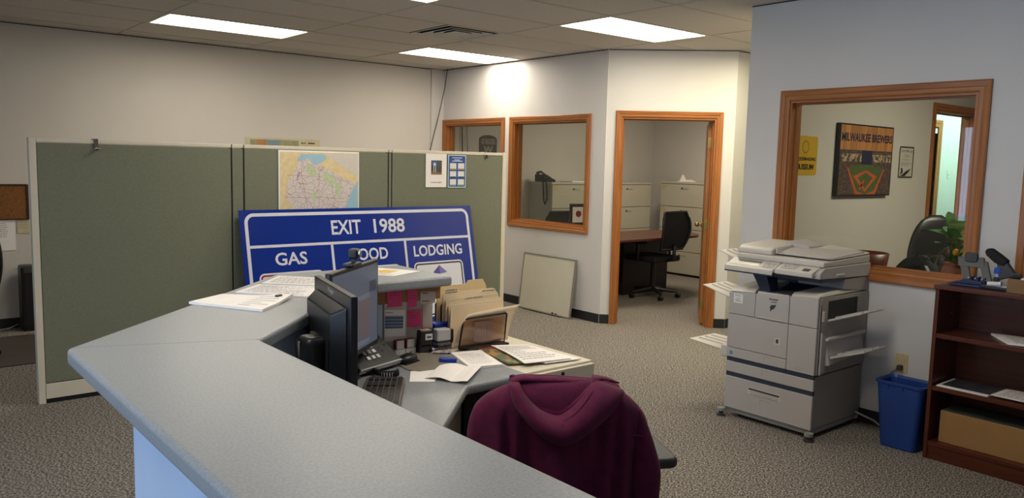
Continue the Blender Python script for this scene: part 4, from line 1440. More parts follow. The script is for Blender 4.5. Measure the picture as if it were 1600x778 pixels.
CB('blue_strip', (.002, .002, .358), (.598, .02, .384), M_copB, .002)
# main body
body = MB()
body.prism([(0, .384), (.60, .384), (.60, .835), (.0, .80)], 'y', .018, .575)
body.build('main_body', M_copD, cp, bev=.004)
d3_ = CB('upper_drawer', (0, -.004, .386), (.418, .017, .446), M_cop, .003)
MB().box((.27, -.0052, .434), (.33, -.0038, .436)).box((.27, -.0052, .410), (.272, -.0038, .436)).build('label_frame', M_copD, d3_)
CB('energy_sticker', (.026, -.0048, .403), (.046, -.004, .424), mat('sticker_blue', '#3a86b8', .5), 0, d3_)
d4_ = CB('front_door', (0, -.004, .449), (.418, .017, .660), M_cop, .003)
CB('door_latch', (.335, -.006, .520), (.375, -.004, .565), M_copL, .002, d4_)
CB('latch_grip', (.345, -.0072, .532), (.362, -.005, .556), M_dgrey, .001, d4_)
MB().prism([(-.0, .663), (.188, .663), (.188, .812), (.0, .795)], 'y', -.004, .017).build('upper_left_cover', M_cop, cp, bev=.003)
st = CB('dealer_sticker', (.035, -.0052, .735), (.100, -.0042, .792), M_white, 0)
text('Rhyme', M_ink, st, (.047, .775, .088, .786), -.0052, bold=.03, name='lettering')
mb = MB()
for z, a, b in ((.762, .055, .08), (.752, .045, .085), (.745, .05, .09)):
    mb.box((a, -.0056, z), (b, -.0051, z+.004))
mb.build('printing', M_ink, st)
tm = MB().prism([(.192, .663), (.418, .663), (.418, .826), (.192, .812)], 'y', -.006, .017).build('toner_cover', M_cop, cp, bev=.003)
text('SHARP', M_dgrey, tm, (.285, .787, .345, .797), -.0062, bold=.04, name='lettering')
text('AR-M550N', M_dgrey, tm, (.30, .773, .335, .780), -.0062, name='lettering')
flat('leaf_mark', [(.297, .715), (.292, .745), (.302, .757), (.335, .762), (.322, .738), (.305, .728)], -.0062, M_dgrey, tm)
CB('cover_lip', (.215, -.010, .668), (.395, -.005, .673), M_copL, .001)
MB().prism([(.421, .386), (.600, .386), (.600, .660), (.421, .660)], 'y', -.004, .017).build('right_cover', M_cop, cp, bev=.003)
MB().prism([(.421, .663), (.600, .663), (.600, .84), (.421, .828)], 'y', -.004, .017).build('upper_right_cover', M_cop, cp, bev=.003)
ringshape('recycling_mark', rrect(.48, .405, .535, .418, .006), rrect(.482, .407, .533, .416, .004), -.0042, M_copD, cp)
# top of the body with output tray
MB().hull([(.0, .0, .80), (.18, .0, .812), (.18, .57, .84), (.0, .57, .84)], [(.0, .03, .826), (.18, .03, .838), (.18, .57, .87), (.0, .57, .87)]).build('top_left_cover', M_copL, cp, bev=.004)
MB().hull([(.42, .0, .828), (.60, .0, .84), (.60, .57, .845), (.42, .57, .845)], [(.42, .035, .850), (.585, .035, .862), (.585, .56, .872), (.42, .57, .868)]).build('top_right_cover', M_copL, cp, bev=.006)
MB().sheet(lambda u, v: (.18+.24*u, .01+.50*v, .826-.03*sin(pi*min(1, v*1.2))+.012*u+.05*v*v), 6, 10).build('output_tray', M_copB, cp, smooth=True, solid=.004)
MB().prism([(.20, .812), (.41, .824), (.41, .83), (.20, .826)], 'y', .002, .05).build('tray_lip', M_copL, cp, bev=.002)
# scanner support
MB().prism([(.28, .87), (.575, .84), (.575, .945), (.28, .945)], 'x', .30, .60).build('rear_riser', M_copD, cp, bev=.003)
MB().prism([(.38, .85), (.575, .84), (.575, .945), (.38, .945)], 'x', .02, .30).build('rear_riser', M_copB, cp, bev=.003)
MB().hull([(.20, .03, .825), (.27, .03, .825), (.27, .12, .825), (.20, .12, .825)], [(.13, .02, .945), (.235, .02, .945), (.235, .14, .945), (.13, .14, .945)]).build('support_strut', M_copB, cp, bev=.004)
# scanner
MB().hull([(.01, .015, .925), (.60, .015, .925), (.60, .575, .925), (.01, .575, .925)], [(.0, -.01, .962), (.60, -.01, .962), (.605, .58, .962), (.0, .58, .962)]).build('scanner_underside', M_copB, cp, bev=.004)
MB().prism([(-.012, .950), (.58, .930), (.58, 1.012), (.04, 1.012), (-.012, .985)], 'x', .0, .605).build('scanner_body', M_cop, cp, bev=.004)
CB('side_handle', (.604, .17, .955), (.609, .26, .968), M_copL, .002)
# control panels
def panel(a, b, y0, z0, y1, z1, th, m, name, bev=.004):
    return MB().hull([(a, y0, z0-th), (b, y0, z0-th), (b, y1, z1-th), (a, y1, z1-th)], [(a, y0, z0), (b, y0, z0), (b, y1, z1), (a, y1, z1)]).build(name, m, cp, bev=bev)


pn = panel(-.008, .325, -.060, .972, .045, 1.016, .030, M_copL, 'control_panel')
panel(-.010, .327, -.058, .956, .045, .990, .022, M_copB, 'control_panel_underside')
p2_ = panel(.335, .575, -.050, .984, .045, 1.016, .028, M_copL, 'keypad_panel')
def onpanel(name, a, b, s0, s1, m, P=((-.060, .972), (.045, 1.016)), h=.0015, par=None):
    (y0, z0), (y1, z1) = P
    g = lambda s: (y0+(y1-y0)*s, z0+(z1-z0)*s)
    (ya, za), (yb, zb_) = g(s0), g(s1)
    return MB().hull([(a, ya, za), (b, ya, za), (b, yb, zb_), (a, yb, zb_)], [(a, ya, za+h), (b, ya, za+h), (b, yb, zb_+h), (a, yb, zb_+h)]).build(name, m, par)


onpanel('touch_screen', .01, .21, .22, .80, mat('lcd', '#6f6b63', .25), par=pn)
for i in range(3):
    for j in range(4):
        onpanel('button', .235+.02*j, .249+.02*j, .22+.2*i, .32+.2*i, M_cop, par=pn, h=.003)
P2 = ((-.050, .984), (.045, 1.016))
for i in range(3):
    for j in range(4):
        onpanel('button', .36+.024*j, .378+.024*j, .2+.24*i, .34+.24*i, M_cop, P2, par=p2_, h=.003)
onpanel('start_button', .50, .54, .2, .5, M_dgrey, P2, par=p2_, h=.003)
# document feeder
MB().prism([(.03, 1.014), (.575, 1.014), (.575, 1.060), (.03, 1.045)], 'x', .02, .60).build('feeder_base', M_copL, cp, bev=.006)
MB().prism([(.06, 1.045), (.56, 1.05), (.56, 1.10), (.40, 1.115), (.10, 1.095), (.06, 1.075)], 'x', .0, .24).build('feeder_cover', M_copL, cp, bev=.010, seg=3)
MB().sheet(lambda u, v: (.24+.35*u, .10+.42*v, 1.062+.020*sin(pi*v)*(1-u)+.02*v), 8, 8).build('feeder_tray', M_cop, cp, smooth=True, solid=.006)
MB().prism([(.10, 1.058), (.20, 1.058), (.20, 1.064), (.10, 1.098)], 'x', .245, .255).build('paper_guide', M_copL, cp, bev=.002)
MB().hull([(.26, .30, 1.07), (.34, .30, 1.068), (.34, .50, 1.075), (.26, .50, 1.08)], [(.20, .28, 1.125), (.34, .32, 1.10), (.34, .50, 1.10), (.20, .52, 1.125)]).build('feeder_flap', M_cop, cp, bev=.004)
MB().hull([(.34, .10, 1.06), (.60, .10, 1.055), (.60, .56, 1.06), (.34, .56, 1.07)], [(.345, .53, 1.10), (.60, .54, 1.075), (.60, .565, 1.075), (.345, .565, 1.10)]).build('feeder_rear', M_copL, cp, bev=.004)
# left side unit and trays
CB('left_unit', (-.035, .05, .43), (.0, .50, .795), M_copL, .008)
CB('left_lower_unit', (-.075, .04, .365), (.0, .46, .44), M_copL, .008)
def tray(name, x0, z0, x1, z1, y0, y1, m=M_copL, th=.012, parent=cp):
    g = MB().hull([(x0, y0, z0-th), (x1, y0+.03, z1-th*.5), (x1, y1-.03, z1-th*.5), (x0, y1, z0-th)], [(x0, y0, z0), (x1, y0+.03, z1), (x1, y1-.03, z1), (x0, y1, z0)]).build(name, m, parent, bev=.003)
    for s in (.3, .5, .7):
        yy = y0+(y1-y0)*s
        MB().hull([(x0, yy-.008, z0), (x1*.9+x0*.1, yy-.008, z1*.9+z0*.1), (x1*.9+x0*.1, yy+.008, z1*.9+z0*.1), (x0, yy+.008, z0)],
                  [(x0, yy-.005, z0+.006), (x1*.9+x0*.1, yy-.005, z1*.9+z0*.1+.006), (x1*.9+x0*.1, yy+.005, z1*.9+z0*.1+.006), (x0, yy+.005, z0+.006)]).build('rib', M_cop, g)
    return g


tray('left_exit_tray', .0, .98, -.20, 1.035, .12, .42)
tray('left_exit_tray', -.03, .73, -.32, .79, .12, .45)
tray('bypass_tray', -.07, .40, -.38, .415, .08, .42)
# right side bays and trays
def bay(name, y0, z0, y1, z1):
    MB().box((.590, y0, z0), (.6075, y1, z1)).build(name, M_blackm, cp)


MB().prism([(.018, .385), (.52, .385), (.575, .40), (.575, .84), (.03, .84), (.018, .80)], 'x', .600, .606).build('side_panel', M_copD, cp, bev=.001)
bay('output_bay', .10, .695, .44, .815)
bay('duplex_bay', .12, .505, .50, .575)
MB().prism([(.03, .385), (.085, .40), (.085, .60), (.03, .64)], 'x', .604, .618).build('side_door_edge', M_cop, cp, bev=.004)
CB('side_latch', (.604, .035, .70), (.614, .055, .76), M_copL, .002)
MB().hull([(.604, .085, .43), (.604, .52, .47), (.604, .52, .60), (.604, .085, .60)], [(.64, .09, .44), (.64, .50, .475), (.622, .50, .53), (.622, .09, .52)]).build('side_door', M_cop, cp, bev=.006)
MB().prism([(.07, .585), (.52, .585), (.52, .605), (.07, .60)], 'x', .604, .635).build('side_ledge', M_copL, cp, bev=.004)
MB().box((.602, .022, .385), (.608, .026, .80)).build('edge_line', M_blackm, cp)
for k, (z0, zz1) in enumerate(((.705, .765), (.49, .545))):
    x0 = .606 if k == 0 else .635
    g = MB().hull([(x0, .10, z0-.012), (x0, .46, z0-.012), (x0+.17, .43, zz1-.008), (x0+.17, .16, zz1-.008)], [(x0, .10, z0+.002), (x0, .46, z0+.002), (x0+.17, .43, zz1), (x0+.17, .16, zz1)]).build('right_exit_tray', M_copL, cp, bev=.003)
    for s in (.25, .5, .75):
        yy = .10+.36*s
        MB().hull([(x0, yy-.008, z0), (x0+.16, yy-.008, zz1-.004), (x0+.16, yy+.008, zz1-.004), (x0, yy+.008, z0)], [(x0, yy-.005, z0+.010), (x0+.16, yy-.005, zz1+.006), (x0+.16, yy+.005, zz1+.006), (x0, yy+.005, z0+.010)]).build('rib', M_cop, g)
pc = MB().tube([(4.70, 2.30, .10), (4.78, 2.22, .05), (4.80, 2.17, .012), (4.79, 2.12, .010), (4.80, 2.17, .22), (4.815, 2.15, .36), (4.825, 2.10, .42)], .006, 8).build('power_cord', mat('cord_grey', '#8f8c84', .5), smooth=True)
tag(pc, 'grey power cord looping behind the blue bin to the outlet', 'cord')
ot = thing('wall_outlet', 'ivory wall outlet above the blue bin', 'outlet', (4.84, 2.103, .425), RZX)
B((-.036, -.006, -.058), (.036, 0, .058)).build('plate', mat('outlet_ivory', '#c9b88a', .45), ot, bev=.002)
for z in (-.022, .022):
    MB().prism(rrect(-.015, z-.014, .015, z+.014, .008), 'y', -.009, -.005).build('socket', MATS['outlet_ivory'], ot)
B((-.014, -.04, -.038), (.014, -.008, -.008)).build('plug', M_dgrey, ot, bev=.004)

# ================================================================== BIN
bn = thing('waste_bin', 'blue plastic waste bin between copier and bookcase', 'bin', (4.60, 1.965, 0.001), RZX)
def bring(hx, hy, z, r=.03):
    return [(p[0], p[1], z) for p in rrect(-hx, -hy, hx, hy, r, 4)]


rs = [bring(.098, .072, .0), bring(.100, .075, .01), bring(.128, .098, .365), bring(.136, .104, .370), bring(.138, .106, .384), bring(.130, .098, .386), bring(.124, .092, .372), bring(.096, .070, .014)]
MB().rings(rs).build('bucket', M_bin, bn, smooth=False, bev=.0)
for x in (-.06, .02):
    B((x, -.105, .345), (x+.006, -.097, .368)).build('rib', M_bin, bn)

# ================================================================== BOOKCASE
bk = thing('bookcase', 'low dark cherry bookcase with three shelves at the right', 'bookcase', (4.52, 1.815, 0), RZX)
BW, BD, BH = .91, .308, .968
B((.0, 0, 0), (.02, BD, BH-.022)).build('side_panel', CZ, bk, bev=.001)
B((BW-.02, 0, 0), (BW, BD, BH-.022)).build('side_panel', CZ, bk, bev=.001)
B((-.008, -.008, BH-.022), (BW+.008, BD, BH)).build('top', CX, bk, bev=.002)
B((.02, BD-.008, .08), (BW-.02, BD, BH-.022)).build('back_panel', CX, bk)
for z in (.70, .41):
    B((.02, .003, z-.022), (BW-.02, BD-.008, z+.002)).build('shelf', CX, bk, bev=.001)
B((.02, .003, .078), (BW-.02, BD-.008, .10)).build('shelf', CX, bk, bev=.001)
B((.02, .008, 0), (BW-.02, .026, .078)).build('toe_kick', CX, bk)
for z in (.86, .80, .60, .54):
    MB().cyl((.02, .18, z), (.024, .18, z), .004, n=8).build('shelf_pin_hole', M_chrome, bk)

sheet('open_booklet', 'white open booklet on the upper shelf of the bookcase', 'booklet', [(4.545, 1.45, .703), (4.56, 1.02, .703), (4.80, 1.06, .703), (4.74, 1.60, .703)], .010, M_paper,
      [(M_ink, textlines(.1, .1, .45, .9, 6, 41)+textlines(.55, .1, .9, .9, 6, 42))], curl=lambda u, v: .004*abs(sin(2*pi*u)))
sheet('landscape_poster', 'glossy poster with a dark blue landscape on the middle shelf', 'poster', [(4.530, 1.775, .413), (4.530, 1.52, .413), (4.77, 1.49, .413), (4.76, 1.775, .413)], .006, M_paper,
      [(mat('poster_dark', '#27324a', .3, col2='#4a4a3c', scale=14, lo=.4, hi=.6), [(.05, .12, 1.0, 1.0)])])
sheet('printed_leaflet', 'white printed leaflet on the middle shelf at the right', 'leaflet', [(4.545, 1.51, .4225), (4.545, 1.18, .4225), (4.78, 1.16, .4225), (4.74, 1.50, .4225)], .004, M_paper,
      [(M_ink, textlines(.08, .1, .92, .9, 8, 44))])
bx = thing('cardboard_box', 'long cardboard box on the lowest shelf', 'box', (4.56, 1.755, .1005), RZX)
B((0, 0, 0), (.80, .22, .175)).build('carton', M_box, bx, bev=.003)
B((.01, .01, .175), (.79, .21, .179)).build('dark_contents', mat('dark_folder', '#3a3d36', .7, var=.2, scale=20), bx)
sb = thing('small_carton', 'small tan carton on top of the bookcase at the right edge', 'box', (4.565, 1.487, .9685), RZX)
mb = MB()
mb.box((0, 0, 0), (.20, .15, .003)).box((0, 0, .003), (.20, .003, .072)).box((0, .147, .003), (.20, .15, .072)).box((0, .003, .003), (.003, .147, .072)).box((.197, .003, .003), (.20, .147, .072))
mb.build('tray', mat('tan_card', '#8a6a4a', .85), sb)
B((.05, .02, .004), (.09, .12, .078)).build('white_roll', M_white, sb, bev=.01)
B((.12, .02, .004), (.17, .12, .070)).build('dark_insert', M_blackm, sb, bev=.005)

# hole punch
hp = thing('hole_punch', 'heavy blue and grey paper punch on top of the bookcase', 'hole punch', (4.60, 1.745, .9685), RZX)
M_pun = mat('punch_navy', '#1d2c50', .45, var=.05)
M_pug = mat('punch_grey', '#4d4f52', .5, var=.05)
B((-.03, -.01, 0), (.14, .15, .012)).build('base', M_pun, hp, bev=.003)
MB().prism([(-.02, .012), (.13, .012), (.125, .03), (.04, .04)], 'y', .0, .05).build('head', M_pun, hp, bev=.004)
for x in (.055, .088, .122):
    MB().prism([(x-.008, .02), (x+.010, .02), (x+.014, .055), (x-.002, .05)], 'y', .02, .06).build('punch_block', M_pun, hp, bev=.002)
    MB().cyl((x, .018, .047), (x, .012, .047), .005, n=8).build('rivet', M_chrome, hp)
# lever frame: two arms joined at the top
for x0, x1 in ((.045, -.018), (.145, .085)):
    MB().hull([(x0-.018, .02, .035), (x0+.022, .02, .035), (x0+.022, .036, .035), (x0-.018, .036, .035)],
              [(x1-.012, .075, .135), (x1+.034, .075, .135), (x1+.034, .09, .135), (x1-.012, .09, .135)]).build('lever_arm', M_pug, hp, bev=.004)
MB().hull([(-.02, .055, .10), (.115, .055, .10), (.115, .075, .10), (-.02, .075, .10)], [(-.032, .075, .148), (.100, .08, .155), (.100, .094, .155), (-.032, .09, .148)]).build('crossbar', M_pug, hp, bev=.005)
MB().prism(rrect(.008, .125, .072, .178, .012), 'y', .062, .085).build('grip_pad', M_dgrey, hp, bev=.005)

# electric stapler
es = thing('heavy_stapler', 'black long-handled heavy duty stapler beside the punch', 'stapler', (4.60, 1.60, .9685), RZX)
MB().prism([(-.03, .0), (.14, 0), (.13, .016), (-.02, .022)], 'y', -.01, .06).build('base', M_black, es, bev=.004)
B((-.035, .0, .016), (.10, .05, .022)).build('anvil_plate', M_chrome, es, bev=.002)
MB().prism([(.025, .022), (.05, .022), (.062, .115), (.038, .115)], 'y', .015, .04).build('magazine_post', M_chrome, es, bev=.003)
MB().prism([(.030, .085), (.058, .085), (.062, .118), (.034, .118)], 'y', .008, .014).build('blue_label', M_blue, es)
MB().cyl((.045, .015, .055), (.045, .004, .055), .014).build('knob', M_black, es)
MB().cyl((.01, -.0, .028), (.075, .0, .034), .012).build('roller', M_white, es)
MB().prism([(.055, .05), (.115, .075), (.135, .085), (.075, .165), (.035, .155), (.048, .10)], 'y', .01, .045).build('body', M_dgrey, es, bev=.006)
MB().prism([(.095, .155), (.055, .185), (.01, .215), (-.012, .212), (-.022, .195), (-.012, .175), (.03, .140), (.075, .125)], 'y', .004, .050).build('handle', M_blackm, es, bev=.010, seg=3)
MB().prism([(.10, .06), (.16, .08), (.155, .095), (.11, .10)], 'y', .012, .042).build('tail', M_black, es, bev=.003)

# ================================================================== BACK OFFICE
def cabinet(name, label, loc, rz, w_, h=1.318, group='lateral file cabinets', n=4, d=.46, labels=(0, 1)):
    t = thing(name, label, 'file cabinet', loc, rz, group)
    B((0, .012, .03), (w_, d, h)).build('body', M_cabS, t, bev=.003)
    B((.01, .02, 0), (w_-.01, d-.02, .03)).build('plinth', M_blackm, t)
    B((-.002, 0, h-.022), (w_+.002, d, h+.004)).build('top_cap', M_cabF, t, bev=.002)
    dh = (h-.03-.03)/n
    for k in range(n):
        z0 = .035+dh*k
        q = B((.004, -.006, z0), (w_-.004, .013, z0+dh-.008)).build('drawer', M_cabF, t, bev=.003)
        x = w_*.48
        B((x-.07, -.010, z0+dh-.075), (x+.07, -.006, z0+dh-.045)).build('pull', M_cabS, q, bev=.002)
        B((x-.06, -.0115, z0+dh-.070), (x-.03, -.0095, z0+dh-.05)).build('pull_gap', M_dgrey, q)
        if n-1-k in labels:
            B((.02, -.0075, z0+dh-.07), (.11, -.006, z0+dh-.02)).build('label_card', mat('card_yellow', '#cdbb82', .7, col2='#a89a70', scale=60), q)
    return t


cabinet('file_cabinet', 'grey lateral file cabinet with a black phone on it, seen through the back window', (7.14, 7.75, 0), 0, .91)
cabinet('file_cabinet', 'grey lateral file cabinet left of the corner, facing the desk', (8.19, 7.75, 0), 0, .93, labels=())
cabinet('file_cabinet', 'tall grey lateral file cabinet facing the office door', (9.20, 7.63, 0), RZX, .91, h=1.345)
cabinet('file_cabinet', 'grey lateral file cabinet at the right, half hidden by the open door', (9.20, 6.715, 0), RZX, .91, h=1.345, labels=())

pt = thing('office_phone', 'black phone on the file cabinet with its cord hanging down', 'phone', (7.22, 7.98, 1.323), radians(-90))
MB().prism([(-.10, 0), (.10, 0), (.10, .03), (-.10, .10)], 'x', -.10, .10).build('console', M_black, pt, bev=.006)
MB().tube([(-.06, -.09, .11), (-.06, -.03, .135), (-.06, .05, .09), (-.06, .09, .07)], [.024, .015, .015, .022], 10).build('handset', M_black, pt, smooth=True)
B((.0, -.06, .055), (.08, .03, .075)).build('keypad', M_dgrey, pt, bev=.002)
oc2 = MB().tube([(7.125, 7.93, 1.36), (7.118, 7.90, 1.25), (7.118, 7.89, 1.10), (7.118, 7.86, 1.03), (7.118, 7.82, 1.10), (7.118, 7.83, 1.25), (7.125, 7.86, 1.36)], .009, 8).build('phone_cord', M_blackm, smooth=True)
tag(oc2, 'black phone cord hanging in a loop beside the file cabinet', 'cord')
sheet('cabinet_papers', 'loose papers on the file cabinet seen through the window', 'papers', [(7.60, 7.85, 1.323), (7.86, 7.82, 1.323), (7.88, 8.08, 1.323), (7.62, 8.10, 1.323)], .012, M_paper, [(M_signr, [(.02, .05, .5, .25)])])
wp = MB()
wp.hull([(-.07, -.12, 0), (.07, -.12, 0), (.07, .14, 0), (-.07, .14, 0)], [(-.03, -.02, .03), (.05, -.05, .03), (.05, .05, .02), (-.02, .10, .015)])
wp.hull([(-.02, .04, .01), (.04, .04, .01), (.04, .12, .01), (-.02, .12, .01)], [(0, .08, .10), (.02, .08, .10), (.02, .09, .10), (0, .09, .10)])
wpo = wp.build('crumpled_paper', M_paper, loc=(9.40, 7.32, 1.350))
tag(wpo, 'crumpled white paper on the file cabinet facing the door', 'paper')
rd = thing('small_radio', 'small black clock radio on the office file cabinets', 'radio', (8.45, 7.90, 1.323))
B((-.09, -.05, 0), (.09, .05, .09)).build('case', M_black, rd, bev=.006)
B((-.06, -.052, .03), (.04, -.049, .07)).build('display', M_cabS, rd)

dkk = thing('office_desk', 'reddish brown desk with a rounded end in the back office', 'desk', (6.35, 5.98, 0))
MB().prism([(0, 0), (1.47, 0)]+arc(1.47, .42, .42, -90, 90, 12)[1:]+[(0, .84)], 'z', .712, .742).build('desktop', CX, dkk, bev=.006)
B((.02, .06, 0), (.06, .78, .711)).build('leg_panel', CZ, dkk)
B((.06, .70, .10), (1.25, .72, .711)).build('modesty_panel', CX, dkk)
mat('dark_panel', '#261713', .5)
B((.82, .50, 0), (1.65, .68, .711)).build('pedestal', MATS['dark_panel'], dkk, bev=.003)
pf = thing('desk_calendar', 'framed picture card with red and black art on the office desk', 'picture', (6.545, 6.665, .743), radians(-12))
B((-.10, 0, .0), (.10, .012, .37)).build('frame', M_black, pf, bev=.01)
B((-.06, -.003, .15), (.08, 0, .33)).build('picture', M_paper, pf)
MB().lathe([(.026, -.001), (.038, -.001), (.038, .001), (.026, .001)], n=20).tf(Matrix.Translation((.02, -.004, .25)) @ Matrix.Rotation(pi/2, 4, 'X')).build('red_ring', M_signr, pf)
B((-.13, -.02, 0), (.09, -.012, .11)).build('lower_card', M_paper, pf)
MB().prism([(-.10, .02), (-.05, .08), (.0, .05), (.05, .085), (.07, .03), (0, .015)], 'y', -.022, -.0195).build('black_art', M_black, pf)

# mesh office chair
mc = thing('mesh_chair', 'black mesh-back swivel chair at the office desk', 'chair', (7.42, 6.22, 0), radians(0))
MB().cyl((0, 0, .10), (0, 0, .44), .03).build('gas_lift', M_black, mc)
B((-.24, -.22, .44), (.24, .25, .51)).build('seat', M_blackm, mc, bev=.03, seg=3)
q = []
n = 10
for i in range(n+1):
    f = i/n
    z = .60+.44*f
    hw_ = (.20+.045*sin(pi*f*.9))*(1 if f < .9 else .92)
    y = -.26-.05*sin(pi*f)-.04*f
    q.append((hw_, y, z))
frp = [(-a, b, c_) for a, b, c_ in q]+[(a, b, c_) for a, b, c_ in q[::-1]]
MB().tube(frp+[frp[0]], .016, 8).build('back_frame', M_black, mc, smooth=True)
MB().sheet(lambda u, v: ((2*u-1)*(q[int(v*n)][0]), q[int(v*n)][1]-.01+.02*(2*u-1)**2, q[int(v*n)][2]), 8, n).build('back_mesh', M_blackm, mc, solid=.004)
MB().tube([(0, -.20, .46), (0, -.30, .50), (0, -.31, .66)], .022, 8).build('spine', M_black, mc, smooth=True)
for s in (-1, 1):
    MB().tube([(s*.22, 0, .47), (s*.29, 0, .48), (s*.30, 0, .66)], .018, 8).build('arm_post', M_black, mc)
    B((s*.30-.04, -.12, .66), (s*.30+.04, .12, .69)).build('armrest', M_black, mc, bev=.01)
for k in range(5):
    a = 2*pi*k/5+.4
    l = MB().tube([(0, 0, .11), (.30*cos(a), .30*sin(a), .075)], [.026, .016], 8).build('leg', M_black, mc)
    MB().cyl((.30*cos(a)-.022, .30*sin(a), .028), (.30*cos(a)+.022, .30*sin(a), .028), .028).build('castor', M_black, l)

mc2 = clone(mc)
mc2['label'] = 'black office chair behind the desk, only its back top showing in the back window'
mc2.location = (6.93, 7.08, 0)
mc2.rotation_euler = (0, 0, radians(175))
mc2.scale = (.93, .93, .93)

pq = thing('wall_plaque', 'dark grey arched plaque reading GO BADGERS on the office wall', 'plaque', (6.42, 8.22, 1.62))
MB().prism([(-.14, 0), (.14, 0), (.14, .24)]+arc(0, .24, .14, 0, 180, 10, .055)+[(-.14, .24)], 'y', -.012, 0).build('board', mat('plaque_grey', '#4d4843', .6), pq)
text('GO BADGERS', mat('plaque_pale', '#9c958c', .6), pq, (-.115, .175, .115, .25), -.0125, bold=.03)
text('W', MATS['plaque_pale'], pq, (-.08, .06, .08, .155), -.0125, bold=.05)
c = MB().tube([(5.99, 8.20, 2.66), (5.99, 8.20, 2.0), (6.0, 8.195, 1.6), (6.0, 8.195, .1)], .006, 6).build('office_cable', M_blackm, smooth=True)
tag(c, 'dark cable running down the office wall inside the left window', 'cable')
c = MB().tube([(6.06, 8.205, 2.66), (6.07, 8.205, 2.0), (6.09, 8.205, 1.6), (6.11, 8.205, .1)], .0035, 6).build('thin_cable', M_dgrey, smooth=True)
tag(c, 'thin grey cable right of the dark cable inside the left window', 'cable')

# ================================================================== SIDE ROOM
YP3 = 3.15
ys = thing('yellow_sign', 'yellow museum sign on the side room wall, cut by the window frame', 'sign', (5.40, YP3, 1.53))
MB().prism(rrect(-.165, 0, .165, .285, .02), 'y', -.003, 0).build('plate', mat('sign_yellow', '#d0a814', .5, var=.03), ys)
text('CHEESEMAKING', M_black, ys, (-.15, .105, .145, .132), -.0032, bold=.03)
text('MUSEUM', M_black, ys, (-.12, .04, .12, .082), -.0032, bold=.04)
ringshape('circle_mark', arc(.0, .205, .045, 0, 360, 20)[:-1], arc(.0, .205, .040, 0, 360, 20)[:-1], -.0032, M_dgrey, ys)
po = thing('stadium_poster', 'framed baseball stadium poster on the side room wall', 'poster', (6.257, YP3, 1.372))
PW, PH = .437, .56
B((-PW, -.035, 0), (PW, 0, PH)).build('frame', mat('poster_edge', '#15171f', .4), po, bev=.003)
M_p = [mat('poster_sky', '#c98a50', .5, col2='#a06c40', scale=3, stretch=(6, 1, 1)), mat('poster_stand', '#6a5448', .5, col2='#3a3436', scale=26, stretch=(1, 1, 4), lo=.45, hi=.55), mat('poster_green', '#4d6034', .5), mat('poster_orange', '#c05c30', .5),
       mat('poster_light', '#b8a078', .5, col2='#4a4648', scale=40, lo=.45, hi=.55), mat('poster_navy', '#1c2440', .5)]
y = -.0352
flat('print_sky', [(-PW+.015, .36), (PW-.015, .36), (PW-.015, PH-.012), (-PW+.015, PH-.012)], y, M_p[0], po)
flat('print_stand', [(-PW+.015, .012), (PW-.015, .012), (PW-.015, .36), (-PW+.015, .36)], y, M_p[1], po)
flat('print_lights', [(-PW+.03, .27), (PW-.03, .27), (PW-.03, .33), (-PW+.03, .33)], y-.0008, M_p[4], po)
flat('print_scoreboard', [(-.08, .25), (.09, .25), (.09, .36), (-.08, .36)], y-.0012, M_p[5], po)
flat('print_field', [(-.30, .22), (-.15, .245), (.12, .245), (.30, .215), (.16, .02), (-.14, .02)], y-.0012, M_p[2], po)
flat('print_track', [(-.31, .225), (-.285, .225), (-.13, .04), (.0, .012), (.15, .04), (.29, .215), (.31, .215), (.17, .012), (-.15, .012)], y-.0016, M_p[3], po)
o_ = [(-.20, .155), (0.0, .205), (.19, .155), (0, .03)]
i_ = [(-.13, .145), (0.0, .185), (.12, .145), (0, .06)]
ringshape('print_infield', o_, i_, y-.0016, M_p[3], po, th=.001)
flat('print_base', [(-.10, .05), (-.075, .05), (-.015, .12), (-.03, .13)], y-.002, M_p[3], po)
text('MILWAUKEE BREWERS', M_p[5], po, (-PW+.03, .425, PW-.025, .49), y-.001, bold=.03)
ws = thing('white_wall_sign', 'narrow white sign with black script and feather art on the side room wall', 'sign', (7.025, YP3, 1.515))
MB().prism(rrect(-.14, 0, .14, .275, .02), 'y', -.003, 0).build('plate', mat('sign_pale', '#c6c2b6', .5), ws)
o_, i_ = rrect(-.135, .004, .135, .271, .018), rrect(-.12, .016, .12, .259, .010)
ringshape('border', o_, i_, -.0032, M_blackm, ws)
text('Fort McCoy', M_dgrey, ws, (-.10, .215, .11, .245), -.0032, name='lettering')
text('I Fish', M_ink, ws, (-.06, .18, .05, .205), -.0032, name='lettering')
mb = MB()
for z, a, b in ((.155, -.08, .08), (.13, -.10, .10), (.118, -.10, .10), (.106, -.10, .02)):
    mb.box((a, -.0042, z), (b, -.0034, z+.006))
mb.build('printing', M_ink, ws)
flat('feather_art', [(-.11, .025), (-.06, .03), (0, .06), (.10, .085), (.04, .045), (-.01, .022), (.02, .02), (-.06, .018)], -.0035, M_blackm, ws)
flat('feather_art', [(-.10, .03), (-.08, .07), (-.10, .088), (-.06, .085), (-.05, .05)], -.0035, M_blackm, ws)

